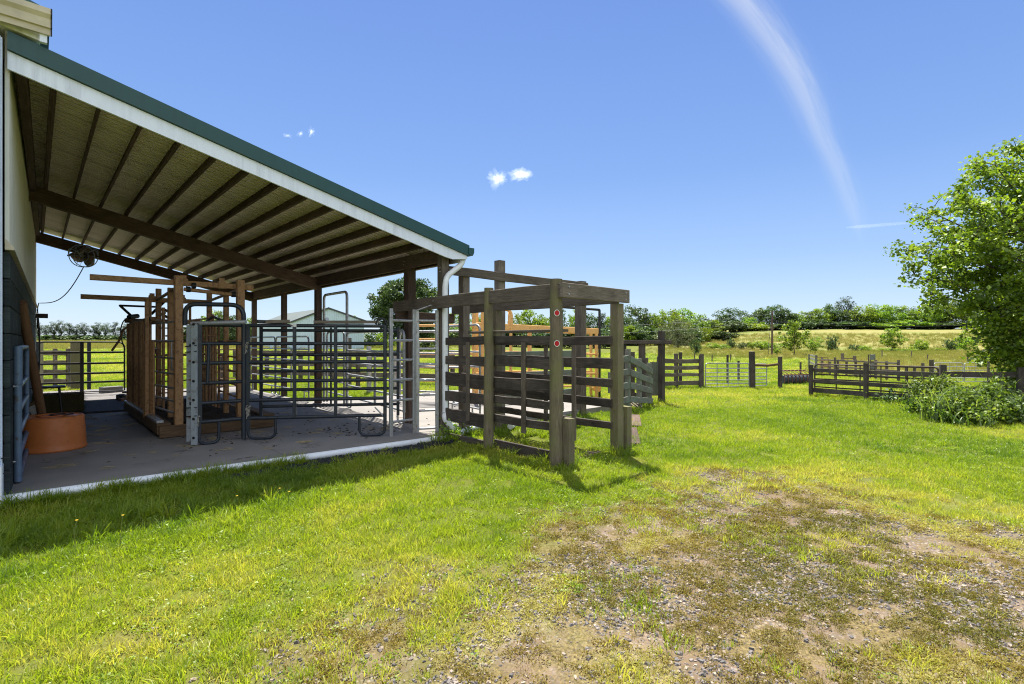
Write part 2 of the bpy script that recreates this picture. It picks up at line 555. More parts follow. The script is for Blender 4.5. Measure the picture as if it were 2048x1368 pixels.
# ------------------------------------------------------------------ mesh builder
class MB:
    def __init__(s):
        s.v, s.f, s.uv, s.rn, s.sm = [], [], [], [], []

    def add(s, vs, fs, uvs=None, smooth=False, rnd=None):
        o = len(s.v)
        r = rnd or (R.random(), R.random())
        s.v += [tuple(v) for v in vs]
        for i, f in enumerate(fs):
            s.f.append([o+k for k in f])
            s.uv.append(uvs[i] if uvs else [(0, 0)]*len(f))
            s.rn.append(r)
            s.sm.append(smooth)

    def beam(s, p0, p1, w, h, up=(0, 0, 1), c=.006, roll=0., seg=1, wob=0.):
        p0, p1 = Vector(p0), Vector(p1)
        a = p1-p0
        ln = a.length
        if ln < 1e-6:
            return s
        a.normalize()
        u = Vector(up)
        if abs(a.dot(u)) > .98:
            u = Vector((0, 1, 0)) if abs(a.y) < .9 else Vector((1, 0, 0))
        x = a.cross(u).normalized()
        y = x.cross(a).normalized()
        if roll:
            x, y = x*math.cos(roll)+y*math.sin(roll), y*math.cos(roll)-x*math.sin(roll)
        c = min(c, w*.3, h*.3)
        hw, hh = w/2, h/2
        pr = [(-hw+c, -hh), (hw-c, -hh), (hw, -hh+c), (hw, hh-c), (hw-c, hh), (-hw+c, hh), (-hw, hh-c), (-hw, -hh+c)]
        per = [0]
        for i in range(8):
            q, r_ = pr[i], pr[(i+1) % 8]
            per.append(per[-1]+math.hypot(q[0]-r_[0], q[1]-r_[1]))
        vo, uo = R.random()*40, R.random()*40
        vs, fs, uv = [], [], []
        for k in range(seg+1):
            t = k/seg
            off = Vector((0, 0, 0))
            kw, kh = 1., 1.
            if wob:
                e = 1 if 0 < k < seg else .4
                off = x*R.uniform(-wob, wob)*e+y*R.uniform(-wob, wob)*e
                kw, kh = 1+R.uniform(-.06, .06), 1+R.uniform(-.07, .04)
            vs += [p0+(p1-p0)*t+off+x*q[0]*kw+y*q[1]*kh for q in pr]
        for k in range(seg):
            l0, l1 = ln*k/seg, ln*(k+1)/seg
            for i in range(8):
                j = (i+1) % 8
                fs.append([8*k+i, 8*k+j, 8*k+8+j, 8*k+8+i])
                uv.append([(uo+l0, vo+per[i]), (uo+l0, vo+per[i+1]), (uo+l1, vo+per[i+1]), (uo+l1, vo+per[i])])
        fs += [list(range(7, -1, -1)), list(range(8*seg, 8*seg+8))]
        uv += [[(uo+q[0]*.2, vo+q[1]) for q in pr][::-1], [(uo+q[0]*.2, vo+q[1]) for q in pr]]
        s.add(vs, fs, uv)
        return s

    def box(s, c, sx, sy, sz, ch=.006, rot=0.):
        a = Vector((math.cos(rot), math.sin(rot), 0))*(sx/2)
        c = Vector(c)
        return s.beam(c-a, c+a, sy, sz, (0, 0, 1), ch)

    def tube(s, pts, r, n=8, close=False, caps=True, rs=None):
        pts = [Vector(p) for p in pts]
        k = len(pts)
        T = []
        for i in range(k):
            a = pts[(i-1) % k] if (close or i > 0) else pts[i]
            b = pts[(i+1) % k] if (close or i < k-1) else pts[i]
            t = (b-a)
            T.append(t.normalized() if t.length > 1e-9 else Vector((0, 0, 1)))
        ref = Vector((0, 0, 1)) if abs(T[0].z) < .9 else Vector((1, 0, 0))
        x = T[0].cross(ref).normalized()
        vs = []
        ln = [0.]
        for i in range(k):
            x = (x-T[i]*x.dot(T[i]))
            x = x.normalized() if x.length > 1e-6 else T[i].orthogonal().normalized()
            y = T[i].cross(x)
            rr = rs[i] if rs else r
            for j in range(n):
                a = 2*PI*j/n
                vs.append(pts[i]+x*(math.cos(a)*rr)+y*(math.sin(a)*rr))
            if i:
                ln.append(ln[-1]+(pts[i]-pts[i-1]).length)
        fs, uv = [], []
        vo, uo = R.random()*40, R.random()*40
        m = k if close else k-1
        for i in range(m):
            i2 = (i+1) % k
            l0, l1 = ln[i], (ln[i+1] if i+1 < k else ln[i]+.1)
            for j in range(n):
                j2 = (j+1) % n
                fs.append([i*n+j, i*n+j2, i2*n+j2, i2*n+j])
                v0, v1 = 2*PI*r*j/n+vo, 2*PI*r*(j+1)/n+vo
                uv.append([(l0+uo, v0), (l0+uo, v1), (l1+uo, v1), (l1+uo, v0)])
        rn = (R.random(), R.random())
        s.add(vs, fs, uv, True, rn)
        if caps and not close:
            e = len(vs)-n
            s.add([vs[j] for j in range(n)], [list(range(n-1, -1, -1))], [[(uo, vo+.01*j) for j in range(n)]], False, rn)
            s.add([vs[e+j] for j in range(n)], [list(range(n))], [[(uo, vo+.01*j) for j in range(n)]], False, rn)
        return s

    def lathe(s, c, prof, n=32):
        c = Vector(c)
        vs = [c+Vector((math.cos(2*PI*j/n)*r, math.sin(2*PI*j/n)*r, z)) for r, z in prof for j in range(n)]
        fs, uv = [], []
        for i in range(len(prof)-1):
            for j in range(n):
                j2 = (j+1) % n
                fs.append([i*n+j, i*n+j2, (i+1)*n+j2, (i+1)*n+j])
                uv.append([(i, j), (i, j+1), (i+1, j+1), (i+1, j)])
        s.add(vs, fs, uv, True)
        return s

    def prism(s, pts, ext):            # polygon (3d pts) extruded by vector
        pts = [Vector(p) for p in pts]
        e = Vector(ext)
        n = len(pts)
        vs = pts+[p+e for p in pts]
        fs = [list(range(n-1, -1, -1)), list(range(n, 2*n))]+[[i, (i+1) % n, n+(i+1) % n, n+i] for i in range(n)]
        L = e.length
        uv = [[(p.x+p.y, p.z) for p in pts][::-1], [(p.x+p.y, p.z) for p in pts]]+[[(0, i*.1), (0, i*.1+.1), (L, i*.1+.1), (L, i*.1)] for i in range(n)]
        s.add(vs, fs, uv)
        return s

    def mesh(s, name):
        me = bpy.data.meshes.new(name)
        me.from_pydata(s.v, [], s.f)
        u = me.uv_layers.new(name='UVMap')
        r = me.uv_layers.new(name='rnd')
        u.data.foreach_set('uv', [q for f in s.uv for c in f for q in c])
        r.data.foreach_set('uv', [q for f, rr in zip(s.f, s.rn) for _ in f for q in rr])
        me.polygons.foreach_set('use_smooth', s.sm)
        me.update()
        return me

    def build(s, name, mt, parent=None, label=None):
        me = s.mesh(name)
        me.materials.append(M[mt] if isinstance(mt, str) else mt)
        o = bpy.data.objects.new(name, me)
        COL.objects.link(o)
        if parent is not None:
            top = parent
            off = Vector(parent['base']) if 'base' in parent else Vector((0, 0, 0))
            for vtx in me.vertices:
                vtx.co -= off
            o['base'] = list(off)
            o.parent = top
        elif s.v:
            v = np.array(s.v)
            b = Vector(((v[:, 0].min()+v[:, 0].max())/2, (v[:, 1].min()+v[:, 1].max())/2, v[:, 2].min()))
            for vtx in me.vertices:
                vtx.co -= b
            o.location = b
            o['base'] = list(b)
        if label:
            o['label'] = label
        return o


def tag(o, label, cat, group=None, kind=None):
    if label:
        o['label'] = label
    if cat:
        o['category'] = cat
    if group:
        o['group'] = group
    if kind:
        o['kind'] = kind
    return o


def thing(name, label, cat, loc, group=None):
    o = bpy.data.objects.new(name, None)
    o.empty_display_size = .2
    COL.objects.link(o)
    o.location = loc
    o['base'] = list(Vector(loc))
    return tag(o, label, cat, group)


def beam(*a, **k):
    return MB().beam(*a, **k)


def tube(*a, **k):
    return MB().tube(*a, **k)


def arc(pts, rad, n=5):
    """polyline with rounded corners"""
    pts = [Vector(p) for p in pts]
    out = [pts[0]]
    for a, b, c in zip(pts[:-2], pts[1:-1], pts[2:]):
        r = min(rad, (a-b).length*.49, (c-b).length*.49)
        u, v = (a-b).normalized(), (c-b).normalized()
        p, q = b+u*r, b+v*r
        for i in range(n+1):
            t = i/n
            out.append(p*(1-t)**2+b*2*t*(1-t)+q*t*t)
    out.append(pts[-1])
    return out


def lerp(a, b, t):
    return Vector(a)*(1-t)+Vector(b)*t


UP = Vector((0, 0, 1))

# ================================================================== TERRAIN
def fast_mesh(name, co, quads, attrs=None, smooth=True):
    me = bpy.data.meshes.new(name)
    nq, k = quads.shape
    me.vertices.add(len(co))
    me.vertices.foreach_set('co', np.ascontiguousarray(co, dtype=np.float32).ravel())
    me.loops.add(nq*k)
    me.loops.foreach_set('vertex_index', np.ascontiguousarray(quads, dtype=np.int32).ravel())
    me.polygons.add(nq)
    me.polygons.foreach_set('loop_start', np.arange(0, nq*k, k, dtype=np.int32))
    me.polygons.foreach_set('loop_total', np.full(nq, k, dtype=np.int32))
    me.update(calc_edges=True)
    if smooth:
        me.polygons.foreach_set('use_smooth', np.ones(nq, bool))
    for n, a in (attrs or {}).items():
        at = me.attributes.new(n, 'FLOAT', 'POINT')
        at.data.foreach_set('value', np.ascontiguousarray(a, dtype=np.float32))
    return me


def make_ground():
    a0 = TH
    front = np.radians(np.linspace(-62, 62, 520))
    back = np.radians(np.linspace(62, 298, 60))[1:-1]
    ang = np.concatenate([front, back])
    rad = np.concatenate([[.05, .5, 1.0], np.exp(np.linspace(math.log(1.5), math.log(70), 270)), np.exp(np.linspace(math.log(72), math.log(1800), 110))])
    A, Rr = np.meshgrid(ang, rad)
    X = Rr*np.cos(a0-A)
    Y = Rr*np.sin(a0-A)
    Z = ground(X, Y)
    near = sstep(60, 20, Rr)
    g, y, h = zones(X, Y)
    bumpy = (fbm(X*1.3, Y*1.3, 21)-.5)*.05+(fbm(X*7, Y*7, 22)-.5)*.022
    inside = ((X > -.6) & (X < 5.6) & (Y > 7.3) & (Y < 22)) | ((X > 5.2) & (X < 11.2) & (Y > 7.6) & (Y < 14.3))
    Z = Z+bumpy*near*np.where(inside, 0, 1)-np.where(inside, .03, 0)
    far = sstep(60, 120, Rr)
    Z = Z+far*(fbm(X*.012, Y*.012, 31)-.5)*.5
    nr, na = Rr.shape
    i, j = np.meshgrid(np.arange(nr-1), np.arange(na), indexing='ij')
    j2 = (j+1) % na
    q = np.stack([i*na+j, i*na+j2, (i+1)*na+j2, (i+1)*na+j], -1).reshape(-1, 4)
    q = q[:, ::-1]
    me = fast_mesh('ground', np.stack([X, Y, Z], -1).reshape(-1, 3), q, {'grav': g.ravel(), 'yel': y.ravel(), 'hay': h.ravel()})
    me.materials.append(M['ground'])
    o = bpy.data.objects.new('ground', me)
    COL.objects.link(o)
    tag(o, 'grassy yard and pasture running up to a hay hill', None, None, 'structure')


make_ground()

# ================================================================== SLAB
sl = MB()
for x0, x1, y0, y1 in [(-.27, 2.6, 7.5, 10.55), (2.608, 5.42, 7.5, 10.55), (-.27, 2.6, 10.558, 14.6), (2.608, 5.42, 10.558, 14.6),
                       (-.27, 2.6, 14.608, 20.6), (2.608, 5.42, 14.608, 20.6)]:
    sl.beam(((x0+x1)/2, y0, -.09), ((x0+x1)/2, y1, -.09), x1-x0, .18, c=.004)
tag(sl.build('concrete_floor', 'concrete'), 'shaded concrete floor slab under the lean-to', None, None, 'structure')
sl = MB()
for x0, x1, y0, y1 in [(5.43, 8.2, 7.95, 14.0), (8.208, 11, 7.95, 14.0)]:
    sl.beam(((x0+x1)/2, y0, -.1), ((x0+x1)/2, y1, -.1), x1-x0, .18, c=.004)
tag(sl.build('concrete_apron', 'concrete'), 'sunlit concrete pad beside the lean-to', None, None, 'structure')
sl = MB()
sl.beam((1.5, 20.75, -.06), (1.5, 22.3, -.06), 4.6, .14, c=.004)
tag(sl.build('concrete_path', 'concrete'), 'sunlit concrete strip outside the rear gate', None, None, 'structure')

# ================================================================== BARN
B0, B1 = Vector((-.22, 7.45, 0)), Vector((.02, 19.7, 0))
BU = (B1-B0).normalized()
BN = Vector((BU.y, -BU.x, 0))          # outward, towards the slab


def bw(s, o, z):
    return B0+BU*s+BN*o+UP*z


BL = (B1-B0).length
barn = thing('barn', 'white ribbed metal barn with dark plank wainscot at left edge', 'barn', (-.22, 7.45, 0))
mb = MB()
mb.prism([bw(0, -.12, -.2), bw(0, -.12, 4.85), bw(0, -9.0, 4.85), bw(0, -9, -.2)], BU*BL)
mb.build('wall', 'siding', barn)
mb = MB()                               # ribbed side wall above the wainscot
prof = []
s = 0.
while s < BL:
    for ds, o in ((0, 0), (.05, 0), (.062, .034), (.1, .034), (.112, 0), (.15, 0), (.157, .01), (.17, .01), (.177, 0)):
        prof.append((min(s+ds, BL), o))
    s += .2286
vs = [bw(a, o, z) for z in (2.62, 4.84) for a, o in prof]
n = len(prof)
mb.add(vs, [[i, i+1, n+i+1, n+i] for i in range(n-1)])
mb.build('siding', 'siding', barn)
mb = MB()
z = -.02
while z < 2.5:
    h = min(.285, 2.55-z)
    mb.beam(bw(.08, .012, z+h/2), bw(BL-.02, .012, z+h/2), .05, h-.008, c=.008)
    z += .285
mb.build('wainscot', 'wood_barn', barn)
mb = MB()
mb.prism([bw(.02, 0, 2.555), bw(.02, .075, 2.555), bw(.02, .06, 2.6), bw(.02, 0, 2.67)], BU*(BL-.02))
mb.build('wainscot_cap', 'beige_trim', barn)
mb = MB()
mb.beam(bw(-.02, -.055, .2), bw(-.02, -.055, 4.7), .15, .06, up=BN, c=.004)
mb.beam(bw(-.045, -.02, .2), bw(-.045, -.02, 4.7), .012, .03, c=.002)
mb.build('corner_trim', 'white_trim', barn)
mb = MB()
mb.beam(bw(-.02, -.06, -.1), bw(-.02, -.06, .34), .2, .1, up=BN, c=.008)
mb.build('corner_boot', 'pvc', barn)
for hz in (.262, .42):
    tube([bw(-.08, -.06, hz), bw(-.08, .05, hz)], .006, 6).build('screw', 'black', barn)
mb = MB()                               # boxed eave
mb.prism([(.05, 7.42, 4.79), (.05, 7.42, 4.88), (-.6, 7.42, 5.02), (-.6, 7.42, 4.9)], (0, 12.3, 0))
mb.build('soffit', 'siding', barn)
mb = MB()
mb.beam((.075, 7.38, 4.76), (.075, 7.38, 4.86), .06, .05, c=.003)
mb.build('eave_corner', 'white_trim', barn)
mb = MB()                               # moulded front return with its gutter profile
pr = [(0, 4.84), (-.03, 4.84), (-.035, 4.9), (-.06, 4.905), (-.07, 4.99), (-.1, 5.03), (-.1, 5.09), (0, 5.09)]
mb.prism([(-2.6, 7.36+a, b) for a, b in pr], (2.73, 0, 0))
mb.build('eave_moulding', 'beige_trim', barn)
mb = MB()
mb.prism([(.131, 7.352+a*.98, b) for a, b in pr], (.012, 0, 0))
mb.build('end_cap', 'black', barn)
mb = MB()
mb.prism([(.13, 7.37, 5.085), (.13, 7.37, 5.12), (-5, 7.37, 6.6), (-9.3, 7.37, 5.3), (-9.3, 7.37, 5.26), (-5, 7.37, 6.5)], (0, 12.4, 0))
mb.build('roof', 'green_trim', barn)

# ================================================================== LEAN-TO
SL = .2415


def rz(x):                             # top edge of the roof trim
    return 4.81-SL*(x+.22)


XE = 5.78
shed = thing('lean_to_shed', 'open lean-to shed with green trimmed sloping metal roof on timber posts', 'shed', (2.6, 13, 0))
# roof sheet, ribs run down the slope
mb = MB()
prof = []
y = 7.5
while y < 19.4:
    for ds, o in ((0, 0), (.1, 0), (.102, .04), (.124, .04), (.126, 0), (.222, 0), (.224, .045), (.254, .045), (.256, 0)):
        prof.append((y+ds, o))
    y += .26
n = len(prof)
vs = []
for x in (-.2, 2.7, XE):
    vs += [(x, yy, rz(x)-.05+o) for yy, o in prof]
mb.add(vs, [[k*n+i, k*n+n+i, k*n+n+i+1, k*n+i+1] for k in range(2) for i in range(n-1)])
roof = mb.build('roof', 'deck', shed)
mb = MB()                              # green covering above it
mb.prism([(-.2, 7.47, rz(-.2)-.01), (XE, 7.47, rz(XE)-.01), (XE, 7.47, rz(XE)-.002), (-.2, 7.47, rz(-.2)-.002)], (0, 11.95, 0))
mb.build('roof_cover', 'green_trim', roof)
# fascia
mb = MB()
mb.prism([(-.2, 7.45, rz(-.2)-.2), (XE, 7.45, rz(XE)-.2), (XE, 7.45, rz(XE)-.255), (5.46, 7.45, rz(5.4)-.385), (5.3, 7.45, rz(5.3)-.385), (-.2, 7.45, rz(-.2)-.385)], (0, .03, 0))
mb.build('fascia', 'white_trim', shed)
mb = MB()
mb.prism([(-.2, 7.425, rz(-.2)), (XE+.03, 7.425, rz(XE+.03)), (XE+.03, 7.425, rz(XE+.03)-.195), (-.2, 7.425, rz(-.2)-.195)], (0, .023, 0))
mb.prism([(-.2, 7.41, rz(-.2)-.17), (XE+.03, 7.41, rz(XE+.03)-.17), (XE+.03, 7.41, rz(XE+.03)-.195), (-.2, 7.41, rz(-.2)-.195)], (0, .013, 0))
mb.build('rake_trim', 'green_trim', shed)
mb = MB()
mb.beam((XE-.02, 7.5, rz(XE)-.24), (XE-.02, 19.4, rz(XE)-.24), .03, .12)
mb.build('eave_fascia', 'white_trim', shed)
mb = MB()
mb.prism([(XE+.005, 7.41, rz(XE)-.19), (XE+.1, 7.41, rz(XE)-.19), (XE+.13, 7.41, rz(XE)-.13), (XE+.13, 7.41, rz(XE)-.05), (XE+.005, 7.41, rz(XE)-.05)], (0, 12, 0))
mb.build('gutter', 'green_trim', shed)
# purlins
for k in range(13):
    x = .17+.418*k
    if x > 5.3:
        break
    mb = MB()
    mb.beam((x, 7.49, rz(x)-.135), (x, 19.3, rz(x)-.135), .042, .145, up=(SL, 0, 1))
    mb.build('purlin', 'wood_shed', shed)
mb = MB()
mb.beam((-.1, 7.5, rz(-.1)-.2), (.08, 19.3, rz(.08)-.2), .09, .26)
mb.build('ledger', 'wood_shed', shed)
# rafters (doubled) at the front, middle and rear frames
for y, off in ((13.36, .21), (18.7, .21)):
    for dy in (-.045, .045):
        mb = MB()
        mb.beam((-.05, y+dy, rz(-.05)-off-.14), (5.42, y+dy, rz(5.42)-off-.14), .085, .275)
        mb.build('rafter', 'wood_shed', shed)
mb = MB()
mb.beam((-.05, 7.53, rz(-.05)-.24), (5.35, 7.53, rz(5.35)-.24), .05, .16)
mb.build('rafter', 'wood_shed', shed)
# eave beam
for dx in (-.1, .1):
    mb = MB()
    mb.beam((5.5+dx, 7.7, 3.165), (5.5+dx, 19.3, 3.165), .045, .25)
    mb.build('eave_beam', 'wood_shed', shed)
pp = [(7.72, 3.3, .155), (8.95, 3.3, .175), (13.48, 3.3, .15), (16.0, 3.3, .14), (18.85, 3.3, .14)]
for i, (y, zt, w) in enumerate(pp):
    mb = MB()
    mb.beam((5.5 if i else 5.44, y, -.25), (5.5 if i else 5.44, y, zt), w, w, up=(1, 0, 0))
    mb.build('post', ('wood_grey' if i == 0 else 'wood_shed'), shed)
for y, zc in ((7.72, 2.86), (7.72, 3.16), (8.95, 3.12), (13.48, 3.15)):
    for k in range(2):
        tube([(5.33, y-.03, zc+k*.07), (5.64, y-.03, zc+k*.07)], .009, 6).build('bolt', 'galv', shed)

# downspout
ds = thing('downspout', 'white round downspout curving from gutter down the corner post', 'downspout', (5.52, 7.6, -.05))
g0 = onY(7.55, 928, 508)
pts = arc([g0, onY(7.55, 924, 528), onY(7.58, 893, 553), onY(7.58, 890, 575), onY(7.58, 890.5, 828)], .14, 7)
tube(pts, .052, 12).build('pipe', 'pvc', ds)
pts = arc([onY(7.58, 890.5, 824), onY(7.56, 890.5, 838), onY(7.5, 912, 863), onY(7.48, 926, 868)], .1, 5)
tube(pts, .06, 12).build('boot', 'pvc', ds)
tube([onY(7.58, 890.5, 824), onY(7.58, 890.5, 829)], .0635, 12).build('collar', 'galv', ds)

# white drain pipes on the ground
pts = arc([(-.75, 7.25, -.05), (-.42, 7.43, -.035), (-.2, 7.43, -.02), (1.6, 7.405, -.03), (5.0, 7.42, -.07), (5.45, 7.5, -.1)], .12)
tag(tube(pts, .052, 12).build('drain_pipe', 'pvc'), 'white plastic drain pipe lying along the front edge of the slab', 'pipe')
tag(tube([(5.62, 7.55, -.06), (6.1, 7.75, -.05), (6.45, 7.9, -.06)], .055, 12).build('drain_pipe', 'pvc'), 'short white drain pipe on the grass behind the downspout boot', 'pipe')
tag(tube([(6.75, 7.35, -.03), (7.35, 7.75, -.04)], .06, 12).build('drain_pipe', 'pvc'), 'stub of white pipe on the ground inside the wooden loading chute', 'pipe')

# ================================================================== FAN
fc = onY(18.45, 167, 512)
fan = thing('fan', 'round caged fan hung under the rear rafter of the lean-to', 'fan', fc)
fd = Vector((-.45, -.85, -.12)).normalized()      # faces the yard
fx = fd.cross(UP).normalized()
fy = fx.cross(fd).normalized()
FRr = .3


def ring(c, r, n=28):
    return [c+fx*math.cos(2*PI*i/n)*r+fy*math.sin(2*PI*i/n)*r for i in range(n)]


mb = MB()
for o_, r_ in ((.09, FRr), (-.09, FRr), (.105, FRr*.55)):
    mb.tube(ring(fc+fd*o_, r_), .006 if r_ < FRr else .012, 5, close=True)
for k in range(6):
    a = 2*PI*k/6
    d_ = fx*math.cos(a)+fy*math.sin(a)
    for sg in (1, -1):
        mb.tube([fc+fd*.12*sg, fc+fd*.115*sg+d_*FRr*.5, fc+fd*.09*sg+d_*FRr], .005, 5)
mb.build('cage', 'bluewire', fan)
for k in range(3):
    a0 = PI/2+2*PI*k/3
    mb = MB()
    vs = []
    for i in range(9):
        t = i/8
        r_ = .05+t*.26
        w = .16*math.sin(PI*min(1, .18+t*.72))+.02
        sw = .5*t
        for e in (-1, 1):
            a = a0+sw
            d_ = fx*math.cos(a)+fy*math.sin(a)
            tn = -fx*math.sin(a)+fy*math.cos(a)
            vs.append(fc+d_*r_+tn*w*e*.75+fd*(.045*e))
    m_ = len(vs)
    vs += [v-fd*.006 for v in vs]
    fs = [[2*i, 2*i+1, 2*i+3, 2*i+2] for i in range(8)]+[[m_+2*i+2, m_+2*i+3, m_+2*i+1, m_+2*i] for i in range(8)]
    fs += [[2*i+2, m_+2*i+2, m_+2*i, 2*i] for i in range(8)]+[[2*i+1, m_+2*i+1, m_+2*i+3, 2*i+3] for i in range(8)]
    mb.add(vs, fs, smooth=True)
    mb.build('blade', 'fanblade', fan)
mb = MB()
mb.tube([fc-fd*.2, fc-fd*.05, fc+fd*.05], .075, 14)
mb.build('motor', 'black', fan)
tube([fc+fd*.05, fc+fd*.075], .05, 14).build('hub', 'fanblade', fan)
for sg in (1, -1):
    tube([fc+fx*sg*FRr*.97, fc+fx*sg*(FRr+.07)], .025, 8).build('knob', 'black', fan)
bt = Vector((fc.x, 18.55, rz(fc.x)-.5))
mb = MB()
mb.tube(arc([fc-fx*(FRr+.045), fc-fx*(FRr+.045)+fy*.22, bt, fc+fx*(FRr+.045)+fy*.22, fc+fx*(FRr+.045)], .12), .012, 6)
mb.build('bracket', 'bluewire', fan)
b1 = Vector((.05, 19.5, 1.6))
wl = Vector((.1, 19.3, zz(606, 14.2)))
pts = []
f0 = fc-fy*FRr*.9
for i in range(15):
    t = i/14
    p = lerp(f0, wl, t)
    p.z -= .42*math.sin(PI*t)*(1-.25*t)
    pts.append(p)
pts += [wl+Vector((-.02, 0, -.12)), wl+Vector((-.03, 0, -.7))]
tag(tube(pts, .012, 6).build('electric_cable', 'black'), 'black fan cord drooping from the fan to the barn wall', 'cord')

# electrical gear at the end of the barn wall
el = thing('junction_box', 'small black electrical boxes and cables at far end of barn wall', 'electrical box', bw(BL-1.0, .05, 1.2))
mb = MB()
mb.box(bw(BL-1.0, .13, 2.3), .3, .18, .12, .01)
mb.build('box', 'black', el)
for k, (s_, z0, z1) in enumerate([(BL-.9, .7, 2.3), (BL-.6, .2, 2.4), (BL-.3, .9, 2.5)]):
    mb = MB()
    mb.tube(arc([bw(s_, .06, z1), bw(s_+.1, .12, (z0+z1)/2), bw(s_, .07, z0)], .4), .016, 6)
    mb.build('cable', 'black', el)
mb = MB()
mb.box(bw(BL-2.2, .09, 1.35), .05, .16, .5, .01, rot=0)
mb.build('panel', 'greysteel', el)

# ================================================================== THINGS ALONG THE BARN WALL
def tube_gate(name, label, cat, a, b, z0, z1, rails, mt, r=.022, ups=(), rad=.12, group=None, feet=False, rr=None, wide=None, diag=False):
    """livestock gate: rounded outer frame, horizontal rails, uprights"""
    a, b = Vector((a[0], a[1], 0)), Vector((b[0], b[1], 0))
    za0, zb0 = (z0 if isinstance(z0, tuple) else (z0, z0))
    za1, zb1 = (z1 if isinstance(z1, tuple) else (z1, z1))
    g = thing(name, label, cat, (a+b)/2+UP*min(za0, zb0), group)

    def q(t, u):                        # t along, u up
        lo, hi = za0*(1-t)+zb0*t, za1*(1-t)+zb1*t
        return lerp(a, b, t)+UP*(lo*(1-u)+hi*u)
    L_ = (b-a).length
    mb = MB()
    mb.tube(arc([q(0, 0), q(0, 1), q(1, 1), q(1, 0)], rad, 5), r, 8)
    mb.build('frame', mt, g)
    for u in rails:
        tube([q(.0, u), q(1., u)], rr or r*.85, 8).build('rail', mt, g)
    n_ = Vector((-(b-a).y, (b-a).x, 0)).normalized()
    for t in ups:
        o_ = n_*(r*1.05)
        mb = MB()
        mb.beam(q(t, .02)+o_, q(t, .98)+o_, wide or r*1.5, r*.9, c=.003)
        mb.build('upright', mt, g)
    if diag:
        mb = MB()
        mb.beam(q(0, .03)-n_*r*1.1, q(1, .97)-n_*r*1.1, r*1.3, r*.8, c=.003)
        mb.build('brace', mt, g)
    if feet:
        for t0, t1 in ((0, .11), (.89, 1.)):
            zf = -z0 if False else 0
            p0, p1 = q(t0, 0), q(t1, 0)
            mb = MB()
            mb.tube(arc([p0, Vector((p0.x, p0.y, r)), Vector((p1.x, p1.y, r)), p1], .1, 5), r*.9, 8)
            mb.build('foot', mt, g)
    return g


# blue-grey gate folded back along the wall
wa, wb = bw(.66, .075, 0), bw(2.75, .09, 0)
wg = tube_gate('tube_gate', 'blue grey tube gate folded back against the barn wall', 'gate', wa, wb, .06, 1.53,
               [0, .17, .34, .52, .7], 'bluegalv', .03, (.5,), .1, rr=.032)
mb = MB()
mb.tube([Vector((wa.x, wa.y, .02)), Vector((wa.x, wa.y, 1.1))], .036, 12)
mb.build('hinge_sleeve', 'bluegalv', wg)
mb = MB()
mb.tube([Vector((wa.x, wa.y, 1.12)), Vector((wa.x, wa.y, 1.55))], .04, 12)
mb.build('hinge_sleeve', 'bluegalv', wg)
for z in (.25, 1.1):
    tube([Vector((wa.x-.1, wa.y-.02, z)), Vector((wa.x, wa.y-.02, z))], .013, 6).build('hinge_pin', 'galv', wg)

lg = MB()
l0, l1 = xy(93, 8.45), xy(43, 7.15)
lg.tube([Vector((l0[0], l0[1], .0)), lerp((l0[0], l0[1], .0), (l1[0], l1[1], 2.15), .5), Vector((l1[0], l1[1], 2.15))], .058, 14)
tag(lg.build('wooden_pole', 'wood_log'), 'long brown round pole leaning on the barn wall behind the orange tub', 'pole')

# upturned orange tub
tc = Vector((*xy(105, 7.75), 0))
tb = thing('feed_tub', 'upturned orange plastic feed tub standing on the slab by the wall', 'tub', tc)
mb = MB()
H = .5
prof = [(.395, .0), (.408, .01), (.41, .03), (.398, .045), (.394, .12), (.375, H-.04), (.366, H-.012), (.348, H), (.336, H-.012), (.25, H-.006), (.2, H-.004), (0, H-.004)]
mb.lathe(tc, prof, 40)
mb.build('body', 'tub', tb)
mb = MB()
mb.tube([tc+Vector((math.cos(a)*.17, math.sin(a)*.17, H+.004)) for a in np.linspace(0, 2*PI, 30, endpoint=False)], .009, 6, close=True)
mb.build('base_ring', 'tub', tb)
ho = MB()
hc = tc+Vector((.1, -.02, H+.008))
ho.tube([hc+Vector((math.cos(a)*.14, math.sin(a)*.11, .004)) for a in np.linspace(0, 2*PI, 26, endpoint=False)], .008, 6, close=True)
tag(ho.build('rubber_hoop', 'black'), 'thin black hoop lying on top of the orange tub', 'hoop')

# little black table, hay bale, rubber mat, broom, board
tx, ty = xy(96, 9.95)
tt = thing('side_table', 'small black flat topped table beside the leaning pole', 'table', (tx, ty, 0))
mb = MB()
mb.box((tx, ty, .735), .5, .42, .03, .01)
mb.build('tabletop', 'black', tt)
for sx in (-.2, .2):
    for sy in (-.16, .16):
        beam((tx+sx*1.1, ty+sy*1.1, .0), (tx+sx*.8, ty+sy*.8, .72), .035, .035).build('leg', 'black', tt)
hx, hy = xy(106, 11.6)
hb = MB()
hb.box((hx+.05, hy, .22), .95, .5, .44, .03)
hay = hb.build('hay_bale', 'hay')
mb = MB()
for k in range(420):                    # loose stalks
    sd = R.choice((0, 1, 2))
    x_, y_, z_ = R.uniform(-.48, .48), R.uniform(-.26, .26), R.uniform(0, .45)
    if sd == 0:
        y_ = -.255
    elif sd == 1:
        z_ = .445
    else:
        x_ = .48
    p_ = Vector((hx+.05+x_, hy+y_, z_))
    mb.beam(p_, p_+Vector((R.uniform(-.07, .07), R.uniform(-.06, .02), R.uniform(-.03, .03))), .004, .003, c=.001)
hay['base'] = list(hay.location)
mb.build('straw', 'hay', hay)['kind'] = 'stuff'
tag(hay, 'dark square hay bale on the slab behind the orange tub', 'hay bale')
rm = MB()
ma, mb_ = Vector((*xy(205, 11.7), .012)), Vector((*xy(215, 14.2), .012))
